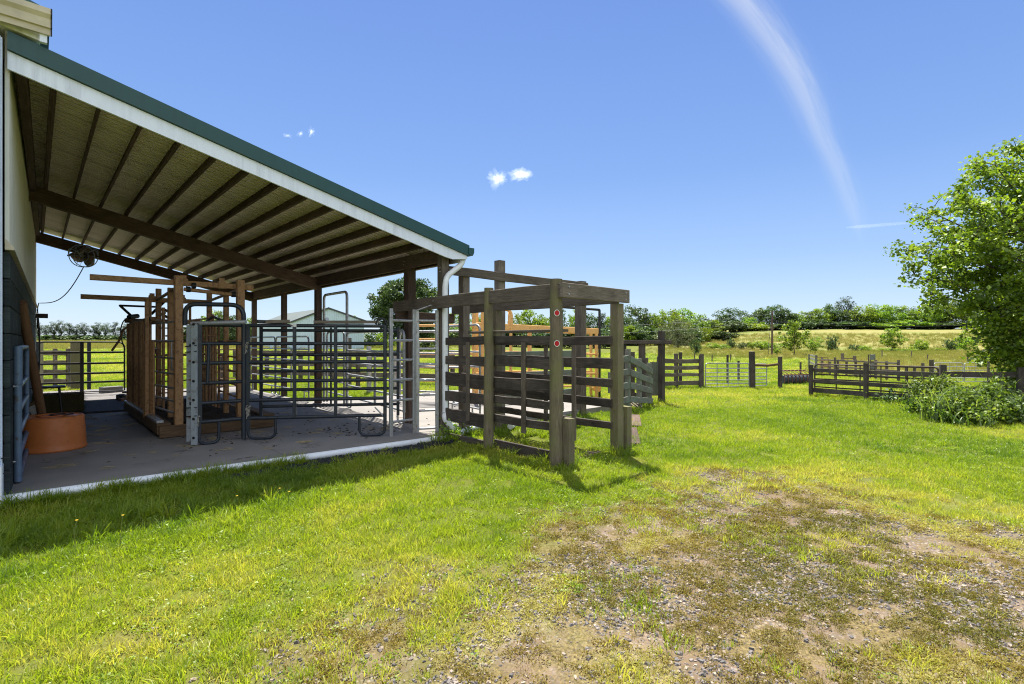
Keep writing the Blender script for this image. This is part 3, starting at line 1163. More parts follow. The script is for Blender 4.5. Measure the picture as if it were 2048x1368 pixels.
rm.beam(ma, mb_, 1.35, .02, c=.003)
for k in range(34):
    t = (k+.5)/34
    c_ = lerp(ma, mb_, t)+UP*.018
    rm.box(c_, 1.3, .028, .014, .003, rot=math.atan2(-(mb_-ma).x, (mb_-ma).y))
tag(rm.build('rubber_mat', 'mat'), 'ribbed black rubber mat on the floor before the rear gate', 'mat')
bx, by = xy(60, 8.9)
br = thing('broom', 'straw push broom head poking up behind the orange tub', 'broom', (bx, by, 0))
mb = MB()
mb.beam((bx-.03, by, .5), (bx+.12, by+.05, .58), .05, .045)
mb.build('head', 'wood_new', br)
for k in range(16):
    t = k/15
    p_ = lerp((bx-.03, by, .49), (bx+.12, by+.05, .57), t)
    tube([p_, p_+Vector((.06, -.01, -.16))], .006, 4).build('bristle', 'rope', br)
beam((bx+.03, by+.02, .56), (bx-.1, by+.2, .0), .03, .03).build('handle', 'wood_log', br)
s0 = MB()
s0.beam((*xy(56, 8.6), 0), (*xy(54, 8.3), 1.4), .03, .15, c=.004)
tag(s0.build('plank', 'wood_grey'), 'grey plank propped upright on the barn wall beside the leaning pole', 'plank')

# ---- rear gate and what stands behind it
bg = tube_gate('tube_gate', 'black tube gate closing the rear opening of the lean-to', 'gate', xy(72, 14.95), xy(249, 16.1), .1, 1.6,
               [.0, .18, .2, .36, .38, .56, .58, .78, .8], 'black', .024, (), .2, rr=.015)
for t, w in ((.5, .09),):
    p_ = lerp((*xy(72, 14.95), 0), (*xy(249, 16.1), 0), t)
    mb = MB()
    mb.beam(p_+UP*.08, p_+UP*1.6, w, .05)
    mb.build('upright', 'black', bg)

# ================================================================== BOARD FENCES
def board_fence(name, label, a, b, posts, boards, mt='wood_grey', pm=None, pw=.13, bw_=.035, group=None, side=1, cat='fence', zf=None, round_=False, top=None):
    """a, b plan points; posts [(t, height)], boards [(z0,z1)] above the ground"""
    a, b = Vector((a[0], a[1], 0)), Vector((b[0], b[1], 0))
    f_ = zf or (lambda p: gz(p.x, p.y))
    m0 = (a+b)/2
    g = thing(name, label, cat, (m0.x, m0.y, f_(m0)), group)
    n_ = Vector((-(b-a).y, (b-a).x, 0)).normalized()*side
    for t, h in posts:
        p = lerp(a, b, t)
        z = f_(p)
        if round_:
            tube([p+UP*(z-.2), p+UP*(z+h)], pw/2, 12).build('post', pm or mt, g)
        else:
            beam(p+UP*(z-.2), p+UP*(z+h), pw, pw, up=n_).build('post', pm or mt, g)
    ts = sorted(t for t, h in posts)
    for z0, z1 in boards:
        for i in range(0, len(ts)-1):
            p, q = lerp(a, b, ts[i]), lerp(a, b, ts[i+1])
            o = n_*(pw/2+bw_/2+.002)
            jz = R.uniform(-.012, .012)
            s_ = (q-p).normalized()*.003
            beam(p+o+s_+UP*(f_(p)+(z0+z1)/2+jz), q+o-s_+UP*(f_(q)+(z0+z1)/2-jz*.5), bw_, z1-z0, seg=3, wob=.008).build('board', mt, g)
    return g


board_fence('board_fence', 'weathered board fence panel seen through the rear gate at left', xy(80, 19), xy(152, 19), [(0, 1.65), (.42, 1.45), (.78, 1.45)],
            [(.14, .34), (.5, .68), (.85, 1.02), (1.2, 1.38)], 'wood_grey', pw=.1, side=-1)
tp = MB()
tp.beam((*xy(151, 18.4), -.2), (*xy(151, 18.4), 1.62), .27, .27)
tag(tp.build('gate_post', 'wood_post'), 'thick mossy square post behind the middle of the rear gate', 'post')
tp = MB()
tp.beam((*xy(178, 17.5), -.2), (*xy(178, 17.5), 1.6), .1, .1)
tag(tp.build('gate_post', 'navy'), 'slim blue grey steel post behind the right half of the rear gate', 'post')
pn = MB()
pn.beam((*xy(62, 16.6), .75), (*xy(85, 17.4), .75), .05, 1.75, c=.01)
tag(pn.build('plywood_board', 'wood_post'), 'old upright wooden sheet behind the rear gate hinge', 'board')
bp = thing('concrete_block', 'pale concrete block on the strip outside the rear gate', 'block', (*xy(224, 15.6), 0))
mb = MB()
mb.box((*xy(222, 16.4), .09), .55, .25, .2, .01, .4)
mb.build('block', 'concrete', bp)

# ================================================================== CATTLE CHUTE (squeeze)
CX0, CX1, CY0, CY1 = 1.5, 3.35, 10.25, 14.6
ch = thing('cattle_chute', 'rusty ochre cattle squeeze chute with overhead rails on timber skids', 'cattle chute', (2.3, 12.4, 0))
mb = MB()
mb.beam((CX0+.02, CY0-.02, .11), (CX1, CY0-.02, .11), .07, .2)
mb.build('skid', 'wood_new', ch)
for x in (CX0+.1, CX1-.08):
    mb = MB()
    mb.beam((x, CY0+.05, .15), (x, CY1, .15), .2, .18)
    mb.build('skid', 'wood_new', ch)
mb = MB()
mb.beam((CX0+.06, CY0+.15, .255), (CX0+.06, CY1, .255), .1, .05)
mb.build('kerb_rail', 'galv', ch)
mb = MB()
nx_, ny_ = 22, 40
vs, fs = [], []
for j in range(ny_+1):
    for i in range(nx_+1):
        x, y = CX0+.2+i*(CX1-.4-CX0)/nx_, CY0+.06+j*(CY1-CY0-.1)/ny_
        vs.append((x, y, .17+float(fbm(x*6, y*6, 4))*.09))
for j in range(ny_):
    for i in range(nx_):
        k = j*(nx_+1)+i
        fs.append([k, k+1, k+nx_+2, k+nx_+1])
mb.add(vs, fs, smooth=True)
mb.build('floor', 'dung', ch)
# front frame posts, rear frame posts
FXL, FXR = 1.8, 2.76
for x, y, w, z0, z1 in [(FXL, 10.27, .125, .14, 2.72), (FXR, 10.27, .125, .14, 2.72), (1.98, 13.4, .1, .2, 2.75), (2.95, 13.4, .1, .2, 2.75), (1.86, 11.3, .1, .2, 2.6), (2.78, 11.3, .09, .2, 2.55)]:
    mb = MB()
    mb.beam((x, y, z0), (x, y, z1), w, w, up=(1, 0, 0), c=.012)
    mb.build('post', 'ochre', ch)
# overhead rails
for (xa, xb, y, z, h) in [(.64, 3.0, 10.36, 2.61, .09), (.68, 2.9, 13.3, 2.5, .095)]:
    mb = MB()
    mb.beam((xa, y, z), (xb, y, z), .07, h, c=.006)
    o = mb.build('overhead_rail', 'ochre', ch)
    for t in (.55, .8):
        x = xa+(xb-xa)*t
        mb = MB()
        mb.beam((x-.05, y, z+h/2+.03), (x-.05, y, z+h/2+.09), .09, .02, c=.003)
        mb.beam((x-.05, y, z-h/2-.004), (x-.05, y, z+h/2+.03), .12, .085, c=.003)
        mb.build('bracket', 'ochre', o)
for x in (FXL+.02, FXR-.02):
    mb = MB()
    mb.tube([(x, 10.36, 2.55), (x+.12, 13.3, 2.5)], .03, 8)
    mb.build('tie_bar', 'ochre', ch)
mb = MB()
mb.tube([(FXL+.08, 10.27, 2.5), (FXR-.07, 10.27, 2.45)], .033, 10)
mb.build('cross_tube', 'ochre', ch)
for x, z in ((FXL+.14, 2.5), (FXR-.12, 2.455), (FXL+.22, 2.57)):
    tube([(x-.03, 10.25, z), (x+.03, 10.25, z)], .05, 10).build('roller', 'black', ch)
# left front board column and rods between the left posts
mb = MB()
mb.beam((1.57, 11.6, .2), (1.57, 11.6, 1.62), .2, .05, up=(CT, ST, 0), c=.01)
mb.build('side_plate', 'ochre', ch)
mb = MB()
mb.beam((1.52, 11.5, .25), (1.52, 11.5, 2.4), .06, .06)
mb.build('post', 'ochre', ch)
for z in (.38, .58, .8, 1.05, 1.32, 1.62, 1.95):
    tube([(FXL-.02, 10.33, z), (1.66, 11.9, z)], .019, 7).build('rod', 'galv', ch)
    tube([(FXR, 10.33, z), (2.86, 12.1, z)], .019, 7).build('rod', 'ochre', ch)
for z in (.95, 1.35, 1.72, 1.98):
    tube([(1.9, 12.1, z), (2.86, 12.1, z+.02)], .016, 7).build('rod', 'ochre', ch)
for x, y, z1, w in ((1.64, 12.0, 2.5, .045), (1.93, 12.5, 2.3, .05), (2.15, 13.9, 2.2, .05), (2.55, 13.3, 2.45, .045), (2.3, 14.2, 2.1, .06), (2.84, 12.6, 2.2, .05), (2.05, 11.9, 1.9, .03), (2.45, 12.2, 1.95, .03)):
    mb = MB()
    mb.beam((x, y, .22), (x, y, z1), w, w, up=(1, 0, 0), c=.006)
    mb.build('bar', 'ochre' if w > .04 else 'rusty', ch)
for z in (.5, .75, 1.0, 1.3, 1.6, 1.9):
    tube([(1.98, 13.3, z), (2.95, 13.3, z+.01)], .016, 6).build('rod', 'rusty', ch)
tube([(1.8, 10.3, 1.95), (2.76, 12.2, 2.1)], .016, 6).build('rod', 'rusty', ch)
mb = MB()
mb.beam((1.98, 13.3, 2.05), (1.64, 12.0, 2.05), .05, .06)
mb.build('top_rail', 'rusty', ch)
# squeeze sides: vertical bars and plates
for sx, xa in ((0, 1.62), (1, 2.9)):
    mb = MB()
    mb.beam((xa, 12.3+sx*1.2, .7), (xa+.02, 14.3, .7), .03, .9, c=.005)
    mb.build('side_panel', 'rusty', ch)
    for k in range(9):
        y = 12.1+k*.27
        mb = MB()
        mb.beam((xa+(-.04 if sx == 0 else -.06), y, .2), (xa+(-.04 if sx == 0 else -.06), y, 2.02-.0*k), .045, .045, up=(1, 0, 0), c=.008)
        mb.build('slat', 'ochre' if k % 3 else 'rusty', ch)
    mb = MB()
    mb.beam((xa, 11.5, 2.03), (xa, 14.4, 2.03), .08, .07)
    mb.build('top_rail', 'rusty', ch)
# head gate with its hangers and levers
hg = [(-.32, 0), (-.22, 0), (-.08, 0), (.25, 0), (.6, 0), (.95, 0)]
for k, (dx, _) in enumerate(hg):
    mb = MB()
    mb.beam((1.9+dx, 14.45+.03*(k % 2), .1), (1.9+dx, 14.45+.03*(k % 2), 2.02+.02*k), .09, .07, c=.012)
    mb.build('headgate_bar', 'rusty' if k % 2 else 'ochre', ch)
mb = MB()
mb.beam((1.5, 14.42, 2.08), (3.0, 14.42, 2.08), .12, .1)
mb.build('headgate_beam', 'rusty', ch)


def lever(name, pts, r, mt='black', k=7):
    tube([Vector(p) for p in pts], r, k).build(name, mt, ch)


lever('lever', [P(240, 611, 11.6), P(262, 631, 11.4)], .028)
lever('lever', [P(240, 611, 11.6), P(318, 614, 12.2), P(330, 626, 11.6)], .024)
lever('lever', [P(332, 600, 11.4), P(303, 628, 11.4)], .03)
lever('hose', arc([P(262, 632, 11.3), P(247, 640, 11.3), P(240, 660, 11.3), P(243, 680, 11.3), P(250, 700, 11.3)], .2), .012, 'darkgrey')
lever('handle', [P(262, 648, 11.2), P(246, 660, 11), P(238, 682, 10.8), P(224, 701, 10.6)], .022, 'rusty')
lever('pivot', [P(258, 634, 11.3), P(275, 632, 11.6)], .05, 'black', 10)
lever('brace', [P(330, 620, 11.2), P(357, 632, 10.4)], .03, 'ochre')
lever('brace', [P(318, 626, 11.4), P(338, 636, 11)], .03, 'ochre')
lever('latch_rod', [P(343, 682, 9.4), P(343, 740, 9.4), P(354, 744, 9.2)], .012, 'galv')
lever('latch_rod', [P(292, 688, 10.2), P(312, 697, 9.9)], .022, 'galv')
lever('latch_rod', [P(290, 711, 10.2), P(307, 714, 9.9)], .018, 'galv')
lever('latch', [P(296, 700, 10.1), P(318, 704, 9.9)], .05, 'rusty', 8)

# debris on the floor near the chute
db = thing('stone_rubble', 'heap of broken stone and metal scrap beside the chute foot', 'rubble', (*xy(250, 14.4), 0))
for k in range(9):
    c_ = Vector((*xy(R.uniform(236, 262), R.uniform(13.6, 15.4)), R.uniform(.03, .1)))
    mb = MB()
    mb.box(c_, R.uniform(.1, .25), R.uniform(.08, .2), R.uniform(.06, .15), .02, R.uniform(0, 3))
    mb.build('stone', R.choice(['concrete', 'rusty', 'blackstone']), db)

# ================================================================== GREY STEEL ALLEY POST
gp0 = Vector((*xy(389, 7.95), 0))
gpt = thing('steel_post', 'pale grey notched steel channel post left of the dark panels', 'post', gp0)
dr = Vector((xy(388, 8)[0]-xy(378, 8)[0], xy(388, 8)[1]-xy(378, 8)[1], 0)).normalized()
df = Vector((CT, ST, 0))
mb = MB()
mb.beam(gp0+UP*.02, gp0+UP*1.87, .085, .05, up=df, c=.004)
mb.build('channel', 'greysteel', gpt)
g1 = gp0-dr*.105+df*.06
mb = MB()
mb.beam(g1+UP*.06, g1+UP*1.87, .095, .04, up=df, c=.004)
mb.build('channel', 'greysteel', gpt)
for k in range(7):
    z = .13+k*.29
    tube([gp0+UP*z-df*.027, gp0+UP*z-df*.02], .022, 10).build('notch', 'black', gpt)
    if k in (1, 2, 3, 4):
        beam(g1+UP*(z+.02)-df*.03-dr*.0, g1+UP*(z+.02)-df*.03+dr*.045, .03, .025).build('tab', 'rusty', gpt)
for z in (.45, .58, 1.44, 1.53):
    tube([g1-dr*.06+UP*z-df*.03, gp0+dr*.05+UP*(z+.02)-df*.03], .008, 6).build('wire_tie', 'black', gpt)

# ================================================================== DARK LIVESTOCK PANELS
D0, D1, D2 = Vector((*xy(398, 8.0), 0)), Vector((*xy(490, 8.42), 0)), Vector((*xy(770, 8.78), 0))
RZ = [.36, .65, .96, 1.27, 1.575, 1.87]


def dark_panel(label, a, b, zs, mt='navy', r=.03, ups=(), legs=True, bow=None, lag=0., group=None, cat='panel', name='livestock_panel', upr=.025, zt=None):
    g = thing(name, label, cat, (a+b)/2, group)
    n_ = Vector((-(b-a).y, (b-a).x, 0)).normalized()
    for z in zs:
        z0, z1 = z if isinstance(z, tuple) else (z, z)
        tube([a+UP*z0, b+UP*z1], r, 10).build('rail', mt, g)
    top = zt or max(z if not isinstance(z, tuple) else z[0] for z in zs)
    low = min(z if not isinstance(z, tuple) else z[0] for z in zs)
    if bow:
        mb = MB()
        mb.tube(arc([a+UP*.02, a+UP*bow, b+UP*bow, b+UP*.02], .24, 7), r, 10)
        mb.build('frame', mt, g)
    else:
        for p in (a, b):
            mb = MB()
            mb.beam(p+UP*(low-.2), p+UP*(top+.02), r*1.9, r*1.9, up=n_, c=.008)
            mb.build('upright', mt, g)
    for t in ups:
        p = lerp(a, b, t)-n_*0
        mb = MB()
        mb.beam(p+UP*low+n_*.0, p+UP*top, upr*2, r*2.06, up=n_, c=.006)
        mb.build('upright', mt, g)
    if legs:
        u = (b-a).normalized()
        for p, s in ((a, 1), (b, -1)):
            mb = MB()
            mb.tube(arc([p+UP*(low+.0), p+UP*.03, p+u*s*.42+UP*.03, p+u*s*.42+UP*low], .12, 6), r*.75, 10)
            mb.build('foot', mt, g)
    return g


wp = dark_panel('dark walk through panel with a tall arched frame beside the grey post', D0, D1, RZ, legs=False, ups=(.02,))
mb = MB()
pa, pb = Vector((*xy(370, 8.15), 0)), D1-df*.04
mb.tube(arc([pa+UP*1.86, pa+UP*2.2, pb+UP*2.2, pb+UP*.03], .2, 7), .036, 12)
mb.build('arch', 'navy', wp)
mb = MB()
mb.tube(arc([D0+UP*.37, D0+UP*.02, lerp(D0, D1, .42)+UP*.02, lerp(D0, D1, .42)+UP*.36], .1, 6), .024, 10)
mb.build('foot', 'navy', wp)
mb = MB()
mb.tube([lerp(D0, D1, .2)+UP*.96-df*.03, lerp(D0, D1, .23)+UP*1.56-df*.03], .025, 8)
mb.build('brace', 'navy', wp)
mb = MB()
mb.tube([D0-dr*.12+UP*1.885, D0+dr*.7+UP*1.91+df*.05], .035, 10)
mb.build('top_tube', 'galv', wp)
for z in (.65, 1.55):
    beam(D0-dr*.14+UP*z, D0+UP*z, .03, .05).build('hinge_tab', 'navy', wp)

lp = dark_panel('long dark panel with six thick rails and a white tag across the shed front', D1+dr*.05, D2, RZ, ups=(.33, .63))
mb = MB()
tg = lerp(D1, D2, .34)+UP*1.875-df*.033
mb.beam(tg-dr*.055, tg+dr*.055, .006, .05, c=.002)
mb.build('name_tag', 'white', lp)
u_ = (D2-D1).normalized()
mb = MB()
mb.beam(D2-u_*.03+UP*.36-df*.03, D2-u_*.16+UP*.5-df*.03, .03, .02)
mb.build('latch', 'galv', lp)
q0, q1 = D1+df*.42+dr*.06, Vector((*xy(796, 9.2), 0))
dark_panel('second dark panel standing just behind the long dark one', q0, q1, [.5, .78, 1.1, 1.38, 1.8], r=.027, legs=False, ups=(.5,), upr=.014, zt=1.85)
# twine and chain hanging off the panels
for k, (bp_, z) in enumerate([(D1+dr*.07-df*.05, .55), (D0-df*.05, .45), (D1+dr*.04-df*.05, 1.58)]):
    mb = MB()
    pts = []
    for i in range(26):
        a = i*1.9
        pts.append(bp_+dr*(.05*math.cos(a)*(1-i/40))+UP*(z+.045*math.sin(a*1.3)-.006*i)-df*(.01*math.sin(a*2)))
    mb.tube(pts, .005, 5)
    tag(mb.build('twine', 'rope'), ['tangle of pale twine on the long dark panel near its left foot', 'tangle of twine tied at the grey post by the dark panel foot',
                                    'twine knot tying the two dark panels together near the top'][k], 'twine')
# timber and pipes lying on the top rails
td = (D2-D1).normalized()
for k, (t0, t1, w, h, mt_, lb) in enumerate([(.14, .3, .06, .055, 'wood_grey', 'grey timber offcut lying on top of the long dark panel'),
                                             (.48, .95, .12, .05, 'wood_grey', 'long grey board lying on the dark panel top rail')]):
    mb = MB()
    mb.beam(lerp(D1, D2, t0)+UP*(1.905+h/2)+df*.02, lerp(D1, D2, t1)+UP*(1.905+h/2+.01)+df*.05, w, h)
    tag(mb.build('timber_offcut', mt_), lb, 'timber')
mb = MB()
mb.tube([lerp(D1, D2, .09)+UP*1.935-df*.02, lerp(D1, D2, .2)+UP*1.93+df*.3], .03, 10)
tag(mb.build('pipe', 'darkgrey'), 'short dark pipe lying across the top of the long dark panel', 'pipe')
mb = MB()
mb.tube([lerp(D1, D2, .48)+UP*1.9+df*.25, lerp(D1, D2, .58)+UP*1.98-df*.02], .032, 10)
tag(mb.build('pipe', 'galv'), 'tilted grey pipe end resting on the panel by the middle post', 'pipe')
mb = MB()
hp = lerp(D1, D2, .985)+UP*1.9
mb.tube(arc([hp-td*.12, hp-td*.08+UP*.1, hp+td*.02+UP*.1, hp+td*.06], .05), .018, 8)
tag(mb.build('handle_strap', 'black'), 'black curved strap over the right end of the dark panel', 'strap')
mb = MB()
hp = lerp(D0, D1, .2)+UP*1.9
mb.tube(arc([hp-dr*.05, hp+dr*.06+UP*.1, hp+dr*.2+UP*.04, hp+dr*.3], .05), .02, 8)
tag(mb.build('handle_strap', 'black'), 'black curved strap over the walk through panel top', 'strap')

# ================================================================== GALVANISED PANELS INSIDE
def ladder_panel(label, a, b, zs, post_h, mt='galv', r=.022, pw=.06, group=None):
    g = thing('galvanised_panel', label, 'panel', (a+b)/2, group)
    n_ = Vector((-(b-a).y, (b-a).x, 0)).normalized()
    for p in (a, b):
        mb = MB()
        mb.beam(p, p+UP*post_h, pw, pw*.8, up=n_, c=.005)
        mb.build('upright', mt, g)
    for z in zs:
        tube([a+UP*z, b+UP*z], r, 10).build('rail', mt, g)
    return g


E0, E1, E2 = Vector((*xy(782, 8.78), 0)), Vector((*xy(828, 9.1), 0)), Vector((*xy(874, 9.3), 0))
ladder_panel('narrow galvanised ladder panel between the long dark panel and the corner post', E0, E1, [.24, .6, .95, 1.29, 1.63, 1.97], 2.17)
ladder_panel('galvanised gate frame fixed against the corner post of the lean-to', E1+Vector((.08, .02, 0)), E2, [.06, .38, .66, .92, 1.2, 1.48, 1.98], 2.17)
mb = MB()
mb.tube([E1+UP*2.14, E2+UP*2.3], .012, 8)
tag(mb.build('tie_rod', 'galv'), 'thin steel rod from the gate frame up to the corner post', 'rod')


def bow_panel(label, a, b, top, zs, r=.026, mt='galv', legs=True, rad=.16, rr=None, ups=()):
    g = thing('galvanised_panel', label, 'panel', (a+b)/2)
    mb = MB()
    if legs:
        mb.tube(arc([a+UP*.03, a+UP*top, b+UP*top, b+UP*.03], rad, 6), r, 10)
    else:
        mb.tube(arc([a+UP*.25, a+UP*top, b+UP*top, b+UP*.25], rad, 6), r, 10)
    mb.build('frame', mt, g)
    for z in zs:
        tube([a+UP*z, b+UP*z], rr or r*.8, 8).build('rail', mt, g)
    for t in ups:
        p = lerp(a, b, t)
        beam(p+UP*min(zs), p+UP*max(zs), r*1.6, r*1.8).build('upright', mt, g)
    u = (b-a).normalized()
    if not legs:
        for p, s in ((a, 1), (b, -1)):
            mb = MB()
            mb.tube(arc([p+UP*.3, p+UP*.03, p+u*s*.3+UP*.03, p+u*s*.3+UP*.25], .1, 5), r*.8, 8)
            mb.build('foot', mt, g)
    return g


G0, G1, G2 = Vector((*xy(648, 13.6), 0)), Vector((*xy(694, 12.6), 0)), Vector((*xy(808, 9.9), 0))
bow_panel('tall arched galvanised walk through frame against the middle eave post', G0, G1, 2.83, [], .034, rad=.14)
bow_panel('low rounded galvanised gate inside the tall arched frame', G0+Vector((.06, -.06, 0)), G1+Vector((-.05, .05, 0)), 1.86, [.3, .6, .9, 1.2, 1.5], .025)
bow_panel('galvanised panel with rounded top corners sunlit right of the tall arch', G1, G2, 1.83, [.28, .55, .82, 1.1, 1.4], .027, legs=False, ups=(.55,))
H0, H1, H2 = Vector((5.3, 18.6, 0)), Vector((5.33, 16.2, 0)), Vector((5.36, 13.75, 0))
bow_panel('galvanised panel along the eave posts nearest the rear of the lean-to', H0, H1+Vector((0, .06, 0)), 1.75, [.28, .55, .82, 1.1, 1.4], .024, legs=False, ups=(.5,))
bow_panel('galvanised panel along the eave posts next to the middle post', H1, H2, 1.75, [.28, .55, .82, 1.1, 1.4], .024, legs=False, ups=(.5,))
K0, K1 = Vector((*xy(892, 11.6), 0)), Vector((*xy(960, 10.4), 0))
bow_panel('galvanised panel with a rounded corner behind the loading chute boards', Vector((*xy(800, 13.9), 0)), Vector((*xy(927, 13.2), 0)), 1.88, [.3, .62, .95, 1.3, 1.62], .03, legs=False, ups=(.3, .6))
bow_panel('galvanised panel lying low behind the left wall of the loading chute', K0, K1, 1.95, [.25, .52, .82, 1.1, 1.4], .024, legs=False)

# board fence of the pen behind the shed
board_fence('board_fence', 'dark board fence behind the galvanised panels under the far barn', xy(470, 24.5), xy(905, 20.5),
            [(0, 1.3), (.17, 1.3), (.34, 1.3), (.5, 1.3), (.66, 1.3), (.83, 1.3), (1, 1.3)], [(.2, .42), (.62, .86), (1.05, 1.3)], 'wood_grey', pw=.14, side=-1)
for px_, d_, h_, lb in ((699, 20, 1.85, 'grey square fence post with pale cap left of the galvanised arch'), (738, 17, 1.55, 'pale steel post in the sunlit grass behind the galvanised panels'),
                        (716, 18.5, 1.45, 'stubby grey post between the small arch and the pale steel post'), (790, 16.2, 1.4, 'pale square post behind the ladder panel')):
    x_, y_ = xy(px_, d_)
    z_ = gz(x_, y_)
    mb = MB()
    mb.beam((x_, y_, z_-.1), (x_, y_, z_+h_), .12, .12)
    tag(mb.build('fence_post', 'wood_grey' if px_ in (699, 716) else 'galv'), lb, 'post')
for px_, d_, h_, lb in ((424, 19, 1.35, 'weathered square post seen through the chute under far trees'), (447, 18.6, 1.2, 'dark square post seen through the arched dark panel')):
    x_, y_ = xy(px_, d_)
    mb = MB()
    mb.beam((x_, y_, -.2), (x_, y_, h_), .3 if px_ < 440 else .22, .2)
    tag(mb.build('fence_post', 'wood_grey'), lb, 'post')
tube_gate('tube_gate', 'brown tube gate in the rear opening beyond the chute', 'gate', xy(405, 16.8), xy(500, 17.2), .15, 1.35, [.0, .2, .4, .6, .8], 'rusty', .022, (.5,), .12)

# ================================================================== WOODEN LOADING CHUTE
XL, XR = 5.26, 6.6
LEV = [(1.55, 1.70), (1.2, 1.375), (.83, 1.07), (.57, .75), (.2, .42)]
lc = thing('loading_chute', 'weathered timber loading chute with slatted sides and a square top frame', 'loading chute', (5.9, 6.2, -.1))
for x, y, z1, r in ((XL, 4.8, 2.46, .092), (XL, 6.23, 2.45, .078)):
    mb = MB()
    pts = [Vector((x+R.uniform(-.006, .006), y+R.uniform(-.006, .006), -.3+(z1+.3)*i/8)) for i in range(9)]
    mb.tube(pts, r, 18, rs=[r*(1.06-.12*i/8) for i in range(9)])
    mb.build('post', 'wood_post', lc)
for x, y, z1, w in ((XR, 4.76, 2.19, .15), (XR+.02, 7.6, 2.2, .15)):
    mb = MB()
    mb.beam((x, y, -.3), (x, y, z1), w, w, up=(1, 0, 0))
    mb.build('post', 'wood_post', lc)
for p0, p1, w in (((XL+.1, 4.68, -.2), (XL+.1, 4.68, .56), .16), ((XR+.17, 4.72, -.2), (XR+.17, 4.72, .6), .15)):
    mb = MB()
    mb.beam(p0, p1, w, .12, up=(1, 0, 0))
    mb.build('stub_post', 'wood_post', lc)
for x, y0, y1 in ((XL-.03, 4.66, 9.1), (XR-.02, 4.72, 9.0)):
    mb = MB()
    mb.beam((x, y0, 2.295), (x, y1, 2.295), .05, .21, seg=6, wob=.006)
    mb.build('top_beam', 'wood_grey', lc)
mb = MB()
mb.beam((XL-.06, 4.65, 2.3), (XR+.14, 4.65, 2.3), .05, .2)
mb.build('top_beam', 'wood_grey', lc)
LEV_B = [(1.56, 1.69), (1.205, 1.375), (.88, 1.06), (.62, .76), (.34, .46)]
LEV_R = [(1.54, 1.69), (1.19, 1.37), (.89, 1.04), (.59, .75), (.24, .37)]
for x, ya, yb, lev in ((XL+.115, 4.78, 6.23, LEV_B), (XL+.115, 6.23, 7.62, LEV), (XR-.105, 4.78, 7.68, LEV_R)):
    for z0, z1 in lev:
        mb = MB()
        mb.beam((x+R.uniform(-.006, .006), ya+.004, (z0+z1)/2+R.uniform(-.015, .015)), (x+R.uniform(-.004, .004), yb-.004, (z0+z1)/2+R.uniform(-.015, .015)), .04, z1-z0+R.uniform(-.02, .01), seg=5, wob=.007)
        mb.build('board', 'wood_board', lc)
for z0, z1, ya, yb in ((-.12, .06, 4.79, 6.22), (-.16, .0, 6.24, 7.6)):
    mb = MB()
    mb.beam((XL+.12, ya, (z0+z1)/2), (XL+.12, yb, (z0+z1)/2), .036, z1-z0)
    mb.build('board', 'wood_board', lc)
mb = MB()
mb.beam((XL+.16, 4.8, 1.76), (XL+.2, 6.9, 1.76), .18, .04)
mb.build('top_plank', 'wood_grey', lc)
for x, y, z0, z1 in ((XL+.075, 6.86, .28, 1.6), (XL+.075, 5.52, .25, 1.6), (XR-.07, 6.2, .15, 1.6), (XR-.145, 5.5, .0, 1.55)):
    mb = MB()
    mb.beam((x, y, z0), (x, y, z1), .035, .085, up=(0, 1, 0))
    mb.build('batten', 'wood_grey', lc)
mb = MB()
mb.beam((XL-.05, 9.0, 2.1), (XR+.02, 9.0, 2.1), .05, .2)
mb.build('cross_beam', 'wood_shed', lc)
for k, z in enumerate((2.14, 1.62)):
    rd = P(1096, 626 if k == 0 else 687, 7.0)
    rx_ = Vector((XL-.055, 4.735, rd.z))
    rf = thing('reflector', ['upper red reflector on the mossy round corner post', 'lower red reflector on the mossy round corner post'][k], 'reflector', rx_)
    nn = Vector((-.75, -.66, 0)).normalized()
    b_ = rx_+nn*.004
    tube([b_, b_+nn*.012], .034, 20).build('lens', 'red', rf)
    mb = MB()
    tx_ = nn.cross(UP)
    mb.tube([b_+nn*.012+tx_*math.cos(a)*.036+UP*math.sin(a)*(.042 if abs(math.sin(a)) > .9 else .038) for a in np.linspace(0, 2*PI, 20, endpoint=False)], .004, 6, close=True)
    mb.build('rim', 'white', rf)
for p_ in ((XL-.062, 4.76, 2.34), (XL-.062, 4.76, 2.25), (XL-.062, 6.2, 2.34), (XL-.062, 6.26, 2.25), (XL-.062, 7.7, 2.33), (XL-.062, 7.74, 2.25)):
    tube([Vector(p_), Vector(p_)+Vector((.02, 0, 0))], .013, 8).build('bolt', 'galv', lc)
for p_ in ((XL+.06, 4.617, 2.35), (XL+.06, 4.617, 2.25), (XR+.04, 4.617, 2.35), (XR+.04, 4.617, 2.25)):
    tube([Vector(p_), Vector(p_)+Vector((0, .02, 0))], .013, 8).build('bolt', 'galv', lc)
# raised cross frame behind it
cf = thing('timber_gantry', 'tall grey timber frame with a long top beam behind the loading chute', 'frame', (7.3, 7.95, -.1))
mb = MB()
mb.beam((5.56, 7.88, 2.93), (9.75, 7.88, 2.93), .045, .17, seg=6, wob=.008)
mb.build('top_beam', 'wood_grey', cf)
for x, z1, w in ((6.12, 3.02, .16), (7.04, 3.27, .165), (9.62, 3.05, .2)):
    mb = MB()
    mb.beam((x, 7.99, -.3), (x, 7.99, z1), w, w, up=(1, 0, 0))
    mb.build('post', 'wood_grey', cf)
for z0, z1 in ((.3, .5), (.75, .95), (1.2, 1.4)):
    mb = MB()
    mb.beam((7.14, 8.05, (z0+z1)/2), (9.5, 8.05, (z0+z1)/2), .04, z1-z0)
    mb.build('board', 'wood_ramp', cf)
